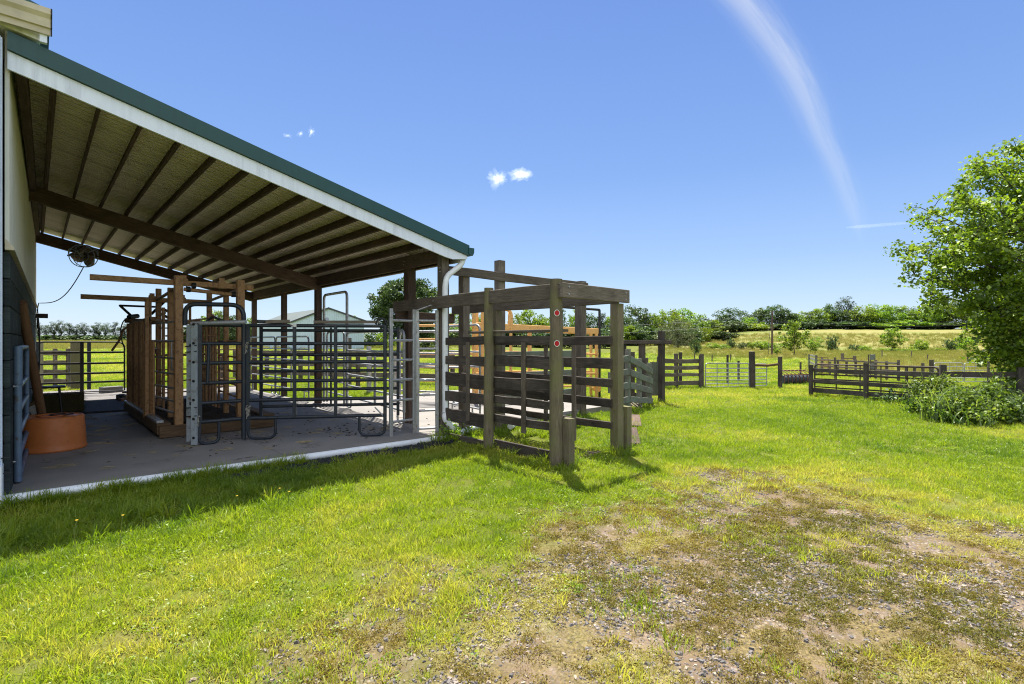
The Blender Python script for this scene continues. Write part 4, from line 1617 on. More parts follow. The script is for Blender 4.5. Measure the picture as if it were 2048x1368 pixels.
# planks on the ground at the chute mouth
for c_, l_, w_, rt, lb in (((*xy(1266, 9.35), -.075), 1.65, .2, .63, 'worn brown plank lying in the grass beside the chute right wall'), ((6.05, 4.95, -.08), .7, .2, .15, 'short worn plank sunk in the grass at the chute mouth'),
                           ((*xy(1272, 11.2), -.085), 1.6, .2, .61, 'second worn plank lying further back towards the ramp fence')):
    mb = MB()
    mb.box(Vector(c_)-UP*.02, l_, w_, .05, .008, rt)
    tag(mb.build('plank', 'wood_shed'), lb, 'plank')

# ================================================================== ORANGE-YELLOW ALLEY
Y0, Y1 = Vector((*xy(836, 14.2), -.05)), Vector((*xy(948, 13.9), -.05))
ya = thing('cattle_alley', 'orange yellow tubular cattle alley with rounded bows behind the loading chute', 'cattle alley', (*xy(1060, 15), -.05))
A0, A1 = Vector((*xy(948, 14.0), -.08)), Vector((*xy(1196, 16.0), -.2))
back = df*1.1
for off in (Vector((0, 0, 0)), back):
    for z, h in ((2.13, .17), (1.42, .06), (1.18, .06), (.82, .06), (.45, .06)):
        mb = MB()
        mb.beam(A0+off+UP*z, A1+off+UP*z, .05, h, c=.01)
        mb.build('rail', 'yellow', ya)
    for t in (.0, .12, .27, .42, .66, .86, .985):
        p = lerp(A0, A1, t)+off
        mb = MB()
        mb.beam(p, p+UP*(2.15 if t not in (.0,) else 2.75), .09 if t in (0., .985) else .07, .07, c=.01)
        mb.build('post', 'yellow', ya)
for t in (.06, .26):
    p = lerp(A0, A1, t)
    mb = MB()
    q_ = p+(A1-A0).normalized()*(.5 if t < .1 else .55)
    if t < .1:
        mb.tube(arc([p+UP*.0, p+UP*2.62, p+(A1-A0).normalized()*.9+UP*2.62, p+(A1-A0).normalized()*.9+UP*2.0], .2, 6), .045, 10)
    else:
        mb.tube(arc([p+back+UP*2.1, p+back+UP*2.55, p+UP*2.55, p+UP*2.1], .2, 6), .045, 10)
    mb.build('bow', 'yellow', ya)
for z in (2.1, 1.72, 1.33, .97, .6):
    mb = MB()
    mb.beam(Y0+UP*z, Y1+UP*z, .05, .07, c=.01)
    mb.build('rail', 'yellow', ya)
mb = MB()
mb.tube([A1+UP*.35+df*.1, A1+UP*.35+df*1.0], .12, 10)
mb.build('wheel_guard', 'yellow', ya)
bf = thing('black_frame', 'thin black tubular frame standing above the orange alley', 'frame', (*xy(1100, 16.6), -.1))
b0, b1 = Vector((*xy(1008, 15.6), 0)), Vector((*xy(1199, 16.4), 0))
mb = MB()
mb.tube(arc([b0+UP*-.1, b0+UP*2.78, b1+UP*2.62, b1+UP*-.2], .03, 3), .04, 8)
mb.build('frame', 'black', bf)

# ================================================================== RAMP FENCE, GATE FRAME AND FENCES TO THE RIGHT
def slope_fence(name, label, a, b, za, zb, posts, mt, board=.16):
    """boards spread evenly between lower and upper heights given at both ends"""
    a, b = Vector((a[0], a[1], 0)), Vector((b[0], b[1], 0))
    g = thing(name, label, 'fence', ((a+b)/2).xy.to_3d()+UP*min(za[0], zb[0]))
    n_ = Vector((-(b-a).y, (b-a).x, 0)).normalized()
    for u in (.0, .31, .62, .93):
        z0, z1 = za[0]+(za[1]-za[0])*u, zb[0]+(zb[1]-zb[0])*u
        mb = MB()
        mb.beam(a+UP*z0-n_*.06, b+UP*z1-n_*.06, .035, board, seg=3, wob=.01)
        mb.build('board', mt, g)
    for t, h in posts:
        p = lerp(a, b, t)+n_*.02
        mb = MB()
        mb.beam(p-UP*.3, p+UP*h, .12, .12, up=n_)
        mb.build('post', mt, g)
    return g


slope_fence('ramp_fence', 'pale grey ramp side of four boards sloping down beyond the chute', xy(1256, 13.2), xy(1301, 14.8), (.15, 1.25), (-.08, .82),
            [(.02, 1.42), (.5, 1.15), (.97, 1.0)], 'wood_ramp')
slope_fence('ramp_fence', 'short grey board side joining the loading chute to the ramp', xy(1212, 12.0), xy(1254, 13.2), (.17, 1.22), (.15, 1.27), [(.5, 1.3)], 'wood_ramp')
slope_fence('ramp_fence', 'shadowed board side of the ramp on its far edge', xy(1262, 15.6), xy(1296, 16.4), (.0, 1.0), (-.1, .85), [(.1, 1.3), (.9, 1.1)], 'wood_grey')
gf = thing('gateway', 'dark timber gate frame with tall post and overhead beam beyond the ramp', 'gate frame', (*xy(1323, 15.2), -.18))
for px_, d_, zt in ((1323, 15.2, 1.92), (1284, 15.3, 1.6), (1246, 15.4, 1.6)):
    x_, y_ = xy(px_, d_)
    mb = MB()
    mb.beam((x_, y_, -.45), (x_, y_, zt), .15, .15)
    mb.build('post', 'wood_board', gf)
mb = MB()
mb.beam((*xy(1240, 15.3), 1.6), (*xy(1343, 15.1), 1.6), .12, .11)
mb.build('top_beam', 'wood_board', gf)
bgx = thing('board_gate', 'grey green vertical board gate hung on the tall dark post', 'gate', (*xy(1312, 15.5), -.1))
for k in range(5):
    x_, y_ = xy(1302+k*4.2, 15.45)
    mb = MB()
    mb.beam((x_, y_, .0), (x_, y_, 1.0+.01*(k % 2)), .02, .06, up=Vector((ST, -CT, 0)))
    mb.build('board', 'wood_ramp', bgx)
mb = MB()
mb.beam((*xy(1300, 15.5), .12), (*xy(1321, 15.5), .12), .03, .09)
mb.beam((*xy(1300, 15.5), .85), (*xy(1321, 15.5), .85), .03, .09)
mb.build('cross_board', 'wood_ramp', bgx)
sk = MB()
for k in range(4):
    x_, y_ = xy(1262+k*7, 13.6)
    sk.beam((x_, y_, -.14), (x_+.1, y_+.3, -.02), .05, .1)
tag(sk.build('pallet_slats', 'wood_grey'), 'broken slats lying at the foot of the ramp fence', 'slats')


def zback(p):
    return gz(p.x, p.y)


board_fence('board_fence', 'dark four board fence beyond the gate frame left of the tube gate', xy(1318, 20.6), xy(1405, 22), [(.0, 1.3), (.38, 1.42), (.98, 1.42)],
            [(.12, .3), (.48, .62), (.76, .92), (1.02, 1.2)], 'wood_grey', pw=.13, side=-1)
for px_, d_, zt, r_, lb in ((1361, 22.6, 1.15, .07, 'slim dark post just behind the four board fence'), (1505, 21.6, 1.2, .12, 'leaning stout dark post at the right end of the tube gate'),
                            (1401, 21.7, 1.05, .07, 'dark post at the left end of the tube gate'), (1455, 24, 1.0, .05, 'thin dark post seen behind the middle of the tube gate'),
                            (1477, 27, .62, .06, 'short dark post seen behind the right half of the tube gate'), (1560, 21.9, .98, .09, 'dark post between the small tube gate and the harrow'),
                            (1601, 27, .55, .05, 'thin post standing behind the rusty harrow')):
    x_, y_ = xy(px_, d_)
    mb = MB()
    tl = .04 if px_ == 1505 else 0
    mb.tube([(x_, y_, gz(x_, y_)-.2), (x_+R.uniform(-.01, .01)-tl, y_, (gz(x_, y_)+zt)/2), (x_-tl*2, y_, zt)], r_, 9)
    tag(mb.build('fence_post', 'wood_board'), lb, 'post')


def ground_gate(label, a, b, lo, hi, rails, mt, ups, r=.022, rad=.12, **k):
    za, zb = gz(*a), gz(*b)
    return tube_gate('tube_gate', label, 'gate', a, b, (za+lo, zb+lo), (za+hi, zb+hi), rails, mt, r, ups, rad, **k)


ground_gate('long grey tube gate with seven rails across the grass lane', xy(1411, 21.8), xy(1498, 22.6), .03, 1.03, [0, .13, .28, .44, .6, .78], 'galv', (.27, .52, .75), r=.024)
ground_gate('small narrow tube gate right of the stout leaning post', xy(1510, 22), xy(1533.5, 22.2), .1, 1.03, [0, .14, .28, .42, .58, .78], 'greysteel', (), r=.02)
mb = MB()
mb.tube([(*xy(1508, 21.9), .63), (*xy(1535, 22), .6), (*xy(1562, 21.9), .68)], .055, 9)
tag(mb.build('fence_rail', 'wood_new'), 'brown round rail between the leaning post and the next post', 'rail')
# rusty rack over black bunk
ix, iy = xy(1590, 24.4)
iz = gz(ix, iy)
im = thing('field_harrow', 'rusty ribbed rack on a dark rounded body lying in the grass', 'harrow', (ix, iy, iz))
ia, ib = Vector((*xy(1564, 24.2), iz)), Vector((*xy(1617, 24.6), iz))
mb = MB()
for k in range(7):
    t = (k+.5)/7
    p = lerp(ia, ib, t)
    mb.tube([p+UP*.22-(ib-ia).normalized()*.085, p+UP*.22+(ib-ia).normalized()*.085], .2, 12)
mb.build('body', 'darkgrey', im)
for s in (-.22, .3):
    mb = MB()
    mb.beam(ia+df*s+UP*(.45 if s < 0 else .62), ib+df*s+UP*(.45 if s < 0 else .62), .05, .05)
    mb.build('frame_bar', 'redrust', im)
for k in range(8):
    t = k/7
    p = lerp(ia, ib, t)
    tube([p-df*.24+UP*.08, p-df*.22+UP*.47, p+df*.34+UP*.65], .018, 6).build('rib', 'redrust', im)

# right-hand pen: front board fence with tube panels behind it
F0, F1, F2 = Vector((*xy(1622, 18), 0)), Vector((*xy(1887, 14.4), 0)), Vector((*xy(2180, 13.2), 0))
board_fence('board_fence', 'dark three board fence of the right hand pen with square posts', F0.xy, F1.xy, [(0, 1.1), (.47, 1.2), (1., 1.2)],
            [(.14, .3), (.48, .6), (.85, .98)], 'wood_board', pw=.11, side=1)
board_fence('board_fence', 'two rail dark fence running out of frame behind the weeds', F1.xy+Vector((.02, .02)), F2.xy, [(.0, 1.2), (.55, 1.15), (1., 1.15)],
            [(.46, .6), (.87, 1.02)], 'wood_board', pw=.13, side=1)
fn = Vector((-(F1-F0).y, (F1-F0).x, 0)).normalized()*.32
if fn.dot(df) < 0:
    fn = -fn
ga, gb = F0+fn*.6, lerp(F0, F1, .93)+fn
ground_gate('long brown tube gate standing just behind the dark three board fence', ga.xy, gb.xy, .2, 1.12, [0, .15, .3, .45, .62, .78], 'darkrust', (.2, .41, .58, .78), r=.026, rad=.14, wide=.06)

# pens further back
for (a, b, lb, hp, br) in (((1644, 33), (1797, 26), 'far grey pen fence with thin posts left of the signboard', .95, [(.15, .25), (.5, .58), (.88, .97)]),
                           ((1797, 26), (1863, 24.5), 'low grey pen fence between signboard and tall grey post', .85, [(.3, .4), (.72, .82)])):
    n_ = 9 if a[0] < 1700 else 5
    board_fence('pen_fence', lb, xy(*a), xy(*b), [(k/(n_-1), hp+R.uniform(-.12, .15)) for k in range(n_)], br, 'wood_grey', pw=.1, bw_=.03, side=-1)
board_fence('pen_fence', 'short far fence corner with pale boards at the left of the back pens', xy(1618, 38), xy(1632, 31), [(0, 1.2), (1, 1.25)], [(.25, .4), (.55, .7), (.85, 1.0), (1.1, 1.22)], 'wood_ramp', pw=.1)
ground_gate('far tube panel beside the pale boarded fence corner', xy(1634, 32), xy(1656, 32), .1, 1.1, [.2, .4, .6, .8], 'rusty', (.3, .65), r=.02)
for px_, d_, zt, w_, lb in ((1863, 24, .78, .16, 'tall grey square post at the right end of the back pen fence'), (1737, 27, .95, .05, 'thin pole left of the signboard in the back pens'),
                            (1977, 24.5, .68, .1, 'slim post near the right end of the far tube gates'), (1997, 24, .6, .13, 'rightmost post of the far pen fence under the maple'),
                            (1670, 27, .8, .09, 'small post between the far pens')):
    x_, y_ = xy(px_, d_)
    mb = MB()
    mb.beam((x_, y_, gz(x_, y_)-.2), (x_, y_, zt), w_, w_)
    tag(mb.build('fence_post', 'wood_grey'), lb, 'post')
ground_gate('far grey tube gate under the maple nearest the tall grey post', xy(1868, 24.2), xy(1926, 24.3), .12, 1.0, [0, .2, .4, .6, .8], 'galv', (.25, .55, .8), r=.02)
ground_gate('far grey tube gate under the maple at its right end', xy(1929, 24.3), xy(1976, 24.5), .12, 1.0, [0, .2, .4, .6, .8], 'galv', (.5,), r=.02)
sg = thing('signboard', 'small weathered two panel signboard standing in the back pens', 'signboard', (*xy(1745, 28), gz(*xy(1745, 28))))
for z0, z1 in ((.1, .45), (.62, .92)):
    mb = MB()
    mb.beam((*xy(1740, 28), (z0+z1)/2), (*xy(1750, 28.6), (z0+z1)/2), .04, z1-z0)
    mb.build('panel', 'wood_ramp', sg)
for px_, d_ in ((1740.5, 28.05), (1749.5, 28.6)):
    mb = MB()
    mb.beam((*xy(px_, d_), -.6), (*xy(px_, d_), .95), .05, .05)
    mb.build('leg', 'wood_grey', sg)
board_fence('rail_fence', 'short two post rail in the hay beyond the back pens', xy(1685, 60), xy(1709, 60), [(0, 1.1), (1, .8)], [(.45, .55)], 'wood_grey', pw=.25)
for px_, d_, h_, lb in ((1359, 62, .9, 'tiny fence stake before the grey cedar'), (1389, 60, .9, 'tiny fence stake in the grass right of the grey cedar'), (1424, 60, .85, 'tiny fence stake left of the hedge shrubs'),
                        (1461, 62, .9, 'tiny fence stake beneath the hedge shrubs'), (1499, 58, 1.0, 'tiny fence stake between hedge and utility pole'),
                        (1764, 75, 1.3, 'leaning stake at the foot of the lone sapling'), (1823, 78, 1.2, 'stake right of the lone sapling'), (1935, 60, .9, 'stake in the hay near the maple crown'), (1855, 62, .9, 'stake in the hay left of the maple')):
    x_, y_ = xy(px_, d_)
    mb = MB()
    mb.tube([(x_, y_, gz(x_, y_)-.1), (x_+.05, y_, gz(x_, y_)+h_)], .07, 6)
    tag(mb.build('fence_stake', 'wood_grey'), lb, 'stake')

# utility pole and wires
ux, uy = xy(1544, 90)
uz = gz(ux, uy)
up = thing('utility_pole', 'thin brown utility pole standing in the pasture below the hill', 'utility pole', (ux, uy, uz))
mb = MB()
mb.tube([(ux, uy, uz-.3), (ux+.1, uy, zz(622, 90))], .15, 9, rs=[.19, .13])
mb.build('pole', 'wood_shed', up)
mb = MB()
for z in (zz(628, 90), zz(640, 90)):
    mb.tube([(ux-.2, uy-.16, z), (ux+.3, uy-.16, z)], .07, 6)
mb.build('insulator', 'darkgrey', up)
mb = MB()
mb.tube([(*xy(1544, 89.8), zz(628, 90)), (*xy(1537, 88), zz(690, 88)), (*xy(1536.5, 88), zz(712, 88))], .035, 5)
mb.build('guy_wire', 'wire', up)


def wire_line(label, p, q, sag, r=.02):
    mb = MB()
    mb.tube([lerp(p, q, t)-UP*(sag*4*t*(1-t)) for t in np.linspace(0, 1, 22)], r, 5)
    tag(mb.build('power_line', 'wire'), label, 'power line')


pt = Vector((ux, uy, zz(628, 90)))
pt2 = Vector((ux, uy, zz(641, 90)))
wire_line('upper power line left of the utility pole', P(1000, 648, 115), pt, 1.2)
wire_line('upper power line right of the utility pole', pt, P(2120, 588, 84), .8)
wire_line('lower power line left of the utility pole', P(1000, 662, 115), pt2, 1.3)
wire_line('lower power line right of the utility pole, sagging before the hill trees', pt2, P(2120, 623, 80), 1.2)
wire_line('lowest power line right of the utility pole just under the others', pt2-UP*.2, P(2120, 640, 80), .9)

# ================================================================== FAR BARN
fb = thing('barn', 'far pale blue gabled metal barn with grey roof beyond the pens', 'barn', (*xy(655, 85), .3))
a_ = Vector((*xy(584, 86), 0))
b_ = Vector((*xy(728, 84), 0))
g_ = (b_-a_).normalized()
dv = Vector((*xy(512, 104), 0))-a_          # length of the barn runs away to the left
ze, zr = zz(643, 85), zz(617, 85)
mid = (a_+b_)/2
zb_ = gz(mid.x, mid.y)-.4
mb = MB()
nrib = 40
front = []
for k in range(nrib):
    for e, o in ((0, 0), (.35, 0), (.5, .05), (.85, .05)):
        t = (k+e)/nrib
        front.append((t, o))
front.append((1, 0))
nn_ = -Vector((-g_.y, g_.x, 0))
if nn_.dot(df) > 0:
    nn_ = -nn_
vs = []
for t, o in front:
    p = lerp(a_, b_, t)+nn_*o
    vs += [p+UP*zb_, p+UP*(ze+(zr-ze)*(1-abs(2*t-1))-.02)]
mb.add(vs, [[2*i, 2*i+2, 2*i+3, 2*i+1] for i in range(len(front)-1)])
for p in (a_, b_):
    mb.add([p+UP*zb_, p+UP*ze, p+dv+UP*ze, p+dv+UP*zb_], [[0, 1, 2, 3]])
mb.build('wall', 'barnwall', fb)
mb = MB()
rg, ea, eb = mid+UP*zr, a_+UP*ze, b_+UP*ze
ov = -dv.normalized()*.35
for e in (ea, eb):
    o_ = (e-rg).normalized()*.5
    mb.prism([rg+ov, e+o_+ov, e+o_+ov+UP*.14, rg+ov+UP*.14], dv-ov*2)
rf_ = mb.build('roof', 'barnroof', fb)
mb = MB()
for e in (ea, eb):
    o_ = (e-rg).normalized()*.5
    mb.prism([rg+ov*1.1+UP*-.05, e+o_+ov*1.1+UP*-.05, e+o_+ov*1.1+UP*.2, rg+ov*1.1+UP*.2], ov*.15)
mb.build('rake_trim', 'darkgrey', rf_)

# ================================================================== FOLIAGE
RS = np.random.RandomState(11)


def leaf_mesh(name, cen, size, mt, up_bias=.3, seed=0, aspect=.55, sizes=None):
    """one folded diamond leaf (two quads' worth) at each centre"""
    n = len(cen)
    rs = np.random.RandomState(seed)
    ax = rs.normal(size=(n, 3))
    ax[:, 2] *= .6
    ax /= np.linalg.norm(ax, axis=1)[:, None]
    nr = rs.normal(size=(n, 3))
    nr[:, 2] += up_bias*3
    nr -= ax*np.sum(nr*ax, 1)[:, None]
    nr /= np.linalg.norm(nr, axis=1)[:, None]
    si = np.cross(nr, ax)
    s = (size*(.6+.8*rs.rand(n)))[:, None] if sizes is None else sizes[:, None]
    h = s*.5
    fold = nr*s*.12
    v0 = cen-ax*h
    v1 = cen+si*h*aspect*1.2+fold
    v2 = cen+ax*h
    v3 = cen-si*h*aspect*1.2+fold
    co = np.stack([v0, v1, v2, v3], 1).reshape(-1, 3)
    q = np.arange(4*n).reshape(n, 4)
    me = fast_mesh(name, co, q, smooth=False)
    u = me.uv_layers.new(name='rnd')
    return me, u, n, rs


def set_rnd(u, t, rs):
    a = np.stack([np.repeat(t, 4), np.repeat(rs.rand(len(t)), 4)], 1).astype(np.float32)
    u.data.foreach_set('uv', a.ravel())


def crown_cloud(rs, H, Wd, base, clumps, per, rc, shape='round', flat=.75):
    """clump centres through the crown's volume, nearer its surface, and leaf points about them"""
    C = []
    while len(C) < clumps:
        v = rs.normal(size=3)
        v /= np.linalg.norm(v)
        r = rs.rand()**.38
        p = v*r
        z = (p[2]+1)/2
        if shape == 'round':
            k = 1.
        elif shape == 'cone':
            k = .18+1.0*(1-z)**.9
            p[0], p[1] = v[0]*r*1.1, v[1]*r*1.1
        elif shape == 'oval':
            k = .72+.4*math.sin(PI*min(1, z+.1))
        elif shape == 'pine':
            k = .55+.6*rs.rand() if z > .35 else .5
        else:
            k = 1
        lob = .78+.44*float(vn(v[0]*2.1+7, v[1]*2.1+v[2]*1.7, int(H*10) % 17))
        C.append((p[0]*Wd/2*k*lob, p[1]*Wd/2*k*lob, base+(H-base)*z*(.9+.1*lob)))
    C = np.array(C)
    w = rs.uniform(.6, 1.35, clumps)
    idx = rs.choice(clumps, size=clumps*per, p=w/w.sum())
    off = rs.normal(size=(len(idx), 3))
    off /= (np.linalg.norm(off, axis=1)[:, None]+1e-9)
    off *= (rs.rand(len(idx))**.45)[:, None]*rc*w[idx][:, None]
    off[:, 2] *= flat
    tint = rs.rand(clumps)[idx]*.5+rs.rand(len(idx))*.5
    return C, C[idx]+off, tint


def trunk_mesh(rs, H, base, r, C, limbs=9, name='trunk'):
    mb = MB()
    top = base+(H-base)*.75
    pts = [Vector((rs.normal()*.02*H*t, rs.normal()*.02*H*t, -.3+(top+.3)*t)) for t in np.linspace(0, 1, 7)]
    mb.tube(pts, r, 9, rs=[r*(1.25-1.1*t) for t in np.linspace(0, 1, 7)])
    for k in range(limbs):
        t = .3+.6*rs.rand()
        s_ = pts[0].lerp(pts[-1], t)
        e = Vector(C[rs.randint(len(C))])
        if e.z < s_.z:
            s_ = pts[0].lerp(pts[-1], max(.12, min(t, e.z/top*.8)))
        m = s_.lerp(e, .5)+Vector((0, 0, -.04*H))
        mb.tube([s_, m, e], r*.4, 6, rs=[r*.45, r*.28, r*.08])
    return mb.mesh(name)


PROTO = {}


def proto(key, H, Wd, base, clumps, per, rc, leaf, mt, shape='round', r=.2, seed=1, up_bias=.3, limbs=9, aspect=.55, flat=.75):
    rs = np.random.RandomState(seed)
    C, pts, t = crown_cloud(rs, H, Wd, base, clumps, per, rc, shape, flat)
    me, u, n, r2 = leaf_mesh('crown', pts, leaf, mt, up_bias, seed+1, aspect)
    set_rnd(u, t, r2)
    me.materials.append(M[mt])
    tm = trunk_mesh(rs, H, base, r, C, limbs)
    tm.materials.append(M['bark'])
    PROTO[key] = (me, tm, H)


proto('oak_a', 12, 12, 1.6, 95, 42, 1.35, .55, 'leaf_d', 'round', .35, 21)
proto('oak_big', 12, 12.5, 1.4, 190, 150, 1.05, .36, 'leaf_d', 'round', .35, 41, limbs=16)
proto('oak_b', 12, 10, 1.2, 85, 42, 1.3, .55, 'leaf_d', 'oval', .32, 22)
proto('ash_a', 11, 11, 1.0, 90, 42, 1.25, .52, 'leaf', 'round', .28, 23)
proto('ash_b', 11, 9, .8, 80, 42, 1.2, .52, 'leaf', 'oval', .26, 24)
proto('bright_a', 10, 11, .5, 85, 42, 1.2, .5, 'leaf_b', 'round', .25, 25)
proto('bright_b', 10, 8, .5, 70, 42, 1.1, .5, 'leaf_b', 'oval', .22, 26)
proto('pine_a', 13, 7, 3.0, 70, 38, 1.0, .42, 'leaf_p', 'pine', .25, 27, limbs=14, aspect=.35)
proto('pine_b', 13, 5.5, 2.2, 64, 38, .9, .42, 'leaf_p', 'cone', .22, 28, limbs=14, aspect=.35)
proto('cedar_a', 8, 9.5, .1, 130, 60, 1.0, .34, 'leaf_c', 'oval', .2, 29, limbs=8, aspect=.3)
proto('sapling', 6, 4.6, 1.0, 60, 44, .55, .3, 'leaf_b', 'oval', .09, 30)
proto('sapling_b', 6, 5.2, 1.4, 48, 44, .6, .3, 'leaf', 'round', .1, 31)
proto('shrub_a', 2, 2.8, .05, 34, 44, .42, .2, 'leaf', 'round', .04, 32, limbs=6)
proto('shrub_b', 2, 2.6, .05, 34, 44, .42, .2, 'leaf_b', 'round', .04, 33, limbs=6)
proto('shrub_d', 2, 3.0, .05, 36, 44, .42, .2, 'leaf_d', 'round', .04, 34, limbs=6)


def plant(key, name, label, cat, px, d, top, wpx=None, group=None, base=None):
    cm, tm, H = PROTO[key]
    x, y = xy(px, d)
    z = gz(x, y)-.05 if base is None else zz(base, d)
    h = zz(top, d)-z
    s = h/H
    sw = s
    if wpx:
        w0 = max(v[0] for v in PW[key])-min(v[0] for v in PW[key])
        sw = wpx*d/FPX/w0
    t = thing(name, label, cat, (x, y, z), group)
    t.scale = (sw, sw, s)
    t.rotation_euler = (0, 0, R.uniform(0, 6.28))
    for nm, me in (('crown', cm), ('trunk', tm)):
        o = bpy.data.objects.new(nm, me)
        COL.objects.link(o)
        o.parent = t
    return t


proto('thicket', 2, 3.4, .0, 90, 60, .42, .2, 'leaf_d', 'round', .04, 35, limbs=6, flat=.9)
proto('thicket_b', 2, 3.4, .0, 90, 60, .42, .2, 'leaf', 'oval', .04, 36, limbs=6, flat=.9)
PW = {k: [(-a, 0), (a, 0)] for k, a in dict(oak_big=6.2, oak_a=6.2, oak_b=5.2, ash_a=5.7, ash_b=4.7, bright_a=5.7, bright_b=4.2, pine_a=3.6, pine_b=3.2, cedar_a=3.9, sapling=2.4, sapling_b=2.8, shrub_a=1.5, shrub_b=1.4, shrub_d=1.6, thicket=1.6, thicket_b=1.6).items()}

# hilltop treeline: px, depth, top row, width, kind, where
HILL = [
    (1252, 150, 632, 52, 'oak_b', 'dark oval oak half hidden by the right chute post'),
    (1272, 158, 612, 60, 'oak_a', 'tall dark oak right beside the chute post'),
    (1258, 140, 648, 34, 'bright_b', 'small bright green tree under the tall dark oak'),
    (1300, 160, 624, 44, 'ash_b', 'green tree right of the tall dark oak'),
    (1322, 165, 622, 44, 'ash_a', 'rounded green tree behind the gate frame post'),
    (1345, 158, 619, 62, 'bright_a', 'wide bright green tree above the grey cedar'),
    (1366, 175, 615, 42, 'ash_b', 'darker green tree on the right shoulder of the wide bright one'),
    (1392, 170, 629, 50, 'ash_a', 'green tree left of the gap before the lone round oak'),
    (1408, 185, 634, 38, 'oak_b', 'dark tree standing in the dip of the treeline'),
    (1424, 200, 638, 40, 'bright_b', 'light green tree low in the dip of the treeline'),
    (1410, 150, 655, 26, 'shrub_b', 'bright bush at the foot of the dip in the treeline'),
    (1460, 240, 617, 56, 'oak_a', 'lone round dark oak on the hill left of the utility pole'),
    (1438, 250, 640, 34, 'ash_b', 'small green tree at the left foot of the lone round oak'),
    (1494, 255, 634, 44, 'bright_a', 'pale green tree between the lone oak and the utility pole'),
    (1520, 262, 618, 48, 'oak_b', 'dark oak just left of the utility pole top'),
    (1543, 265, 611, 56, 'oak_a', 'tall dark oak behind the utility pole'),
    (1566, 262, 616, 44, 'oak_b', 'dark oak just right of the utility pole'),
    (1583, 270, 627, 40, 'ash_b', 'green tree above the larger sapling'),
    (1603, 275, 624, 46, 'ash_a', 'broad green tree above right of the larger sapling'),
    (1622, 278, 620, 36, 'pine_b', 'dark pointed conifer left of the feathery tall tree'),
    (1640, 276, 616, 42, 'ash_b', 'green tree left of the feathery tall tree'),
    (1657, 280, 608, 38, 'oak_b', 'upright dark tree next to the feathery tall tree'),
    (1688, 284, 594, 44, 'pine_a', 'tallest feathery tree on the hill line'),
    (1675, 278, 622, 44, 'oak_a', 'dark tree below the feathery tallest tree'),
    (1707, 276, 622, 44, 'oak_b', 'dark tree right below the feathery tallest tree'),
    (1722, 272, 612, 58, 'bright_a', 'bright domed tree right of the tallest tree'),
    (1752, 274, 608, 70, 'bright_a', 'widest bright domed tree on the hill line'),
    (1782, 280, 610, 44, 'ash_b', 'dull green tree right of the widest bright dome'),
    (1805, 280, 613, 46, 'ash_a', 'rounded green tree above the lone sapling'),
    (1828, 282, 616, 40, 'oak_b', 'dark tree right of the rounded tree above the sapling'),
    (1852, 276, 612, 54, 'bright_a', 'bright tree low near the maple crown'),
    (1876, 280, 606, 44, 'ash_b', 'green tree partly behind the maple branches'),
    (1897, 276, 598, 48, 'ash_a', 'tall green tree at the left edge of the maple crown'),
    (1925, 278, 602, 56, 'oak_a', 'dark tree mostly behind the maple crown'),
    (1965, 285, 605, 60, 'ash_a', 'green tree hidden behind the middle of the maple'),
    (2010, 285, 600, 60, 'oak_b', 'dark tree hidden behind the right of the maple'),
]
for px_, d_, top, w_, k, lb in HILL:
    plant(k, {'pine_a': 'tall_tree', 'pine_b': 'pine_tree'}.get(k, 'tree') if not k.startswith('shrub') else 'shrub', lb, 'tree' if not k.startswith('shrub') else 'shrub', px_, d_, top, w_*1.15, 'trees along the hilltop line')
# undergrowth closing the foot of the treeline
k = 0
UG = ['dark thicket at the hill foot under %s' % s for s in
      ('the tall oak by the chute post', 'the wide bright tree', 'the dip in the treeline', 'the lone round oak', 'the pale tree left of the pole', 'the utility pole wires',
       'the larger sapling', 'the dark conifer', 'the tallest feathery tree', 'the widest bright dome', 'the lone sapling', 'the bright tree near the maple', 'the edge of the maple')]
for px_, d_, w_, lb in zip((1275, 1340, 1415, 1462, 1496, 1545, 1590, 1630, 1680, 1740, 1795, 1850, 1905), (145, 148, 165, 232, 245, 255, 262, 268, 270, 266, 270, 268, 270), (110, 110, 90, 70, 70, 76, 76, 76, 90, 90, 90, 90, 90), UG):
    plant(R.choice(('thicket', 'thicket_b', 'thicket')), 'thicket', lb, 'thicket', px_, d_, R.uniform(638, 652) if px_ > 1430 else R.uniform(650, 664), w_*R.uniform(.75, 1.1), 'thickets under the hill trees')

# trees seen over the orange alley and the chute
MID = [(905, 130, 622, 40, 'ash_b', 'green tree seen between corner post and first chute post'), (925, 120, 640, 40, 'bright_b', 'bright tree low behind the downspout'), (952, 135, 624, 36, 'ash_a', 'green tree glimpsed left of the tallest timber post'),
       (1033, 125, 628, 40, 'bright_a', 'bright tree above the left end of the orange top rail'), (1060, 130, 616, 52, 'ash_b', 'tall green tree above the middle of the orange alley'),
       (1088, 128, 634, 44, 'bright_b', 'yellow green tree left of the round reflector post'), (1118, 140, 610, 34, 'oak_b', 'dark tree right behind the round reflector post'),
       (1152, 150, 619, 40, 'ash_a', 'sparse tree left of the square frame post over the alley'), (1178, 150, 628, 46, 'oak_a', 'dark tree right of the square frame post over the alley'),
       (1203, 150, 622, 40, 'pine_b', 'ragged dark tree just left of the right chute post'), (1222, 150, 632, 36, 'ash_b', 'green tree directly behind the right chute post')]
for px_, d_, top, w_, k, lb in MID:
    plant(k, 'tree', lb, 'tree', px_, d_, top, w_*1.15, 'trees beyond the chute')
for px_, lb in zip((900, 960, 1020, 1080, 1140, 1200), ('by the downspout', 'left of the tall timber post', 'under the orange top rail left end', 'under the reflector post trees', 'left of the frame post', 'left of the right chute post')):
    plant('thicket', 'thicket', 'low dark thicket beyond the alley '+lb, 'thicket', px_, 118, 660, 78, 'thickets beyond the chute')

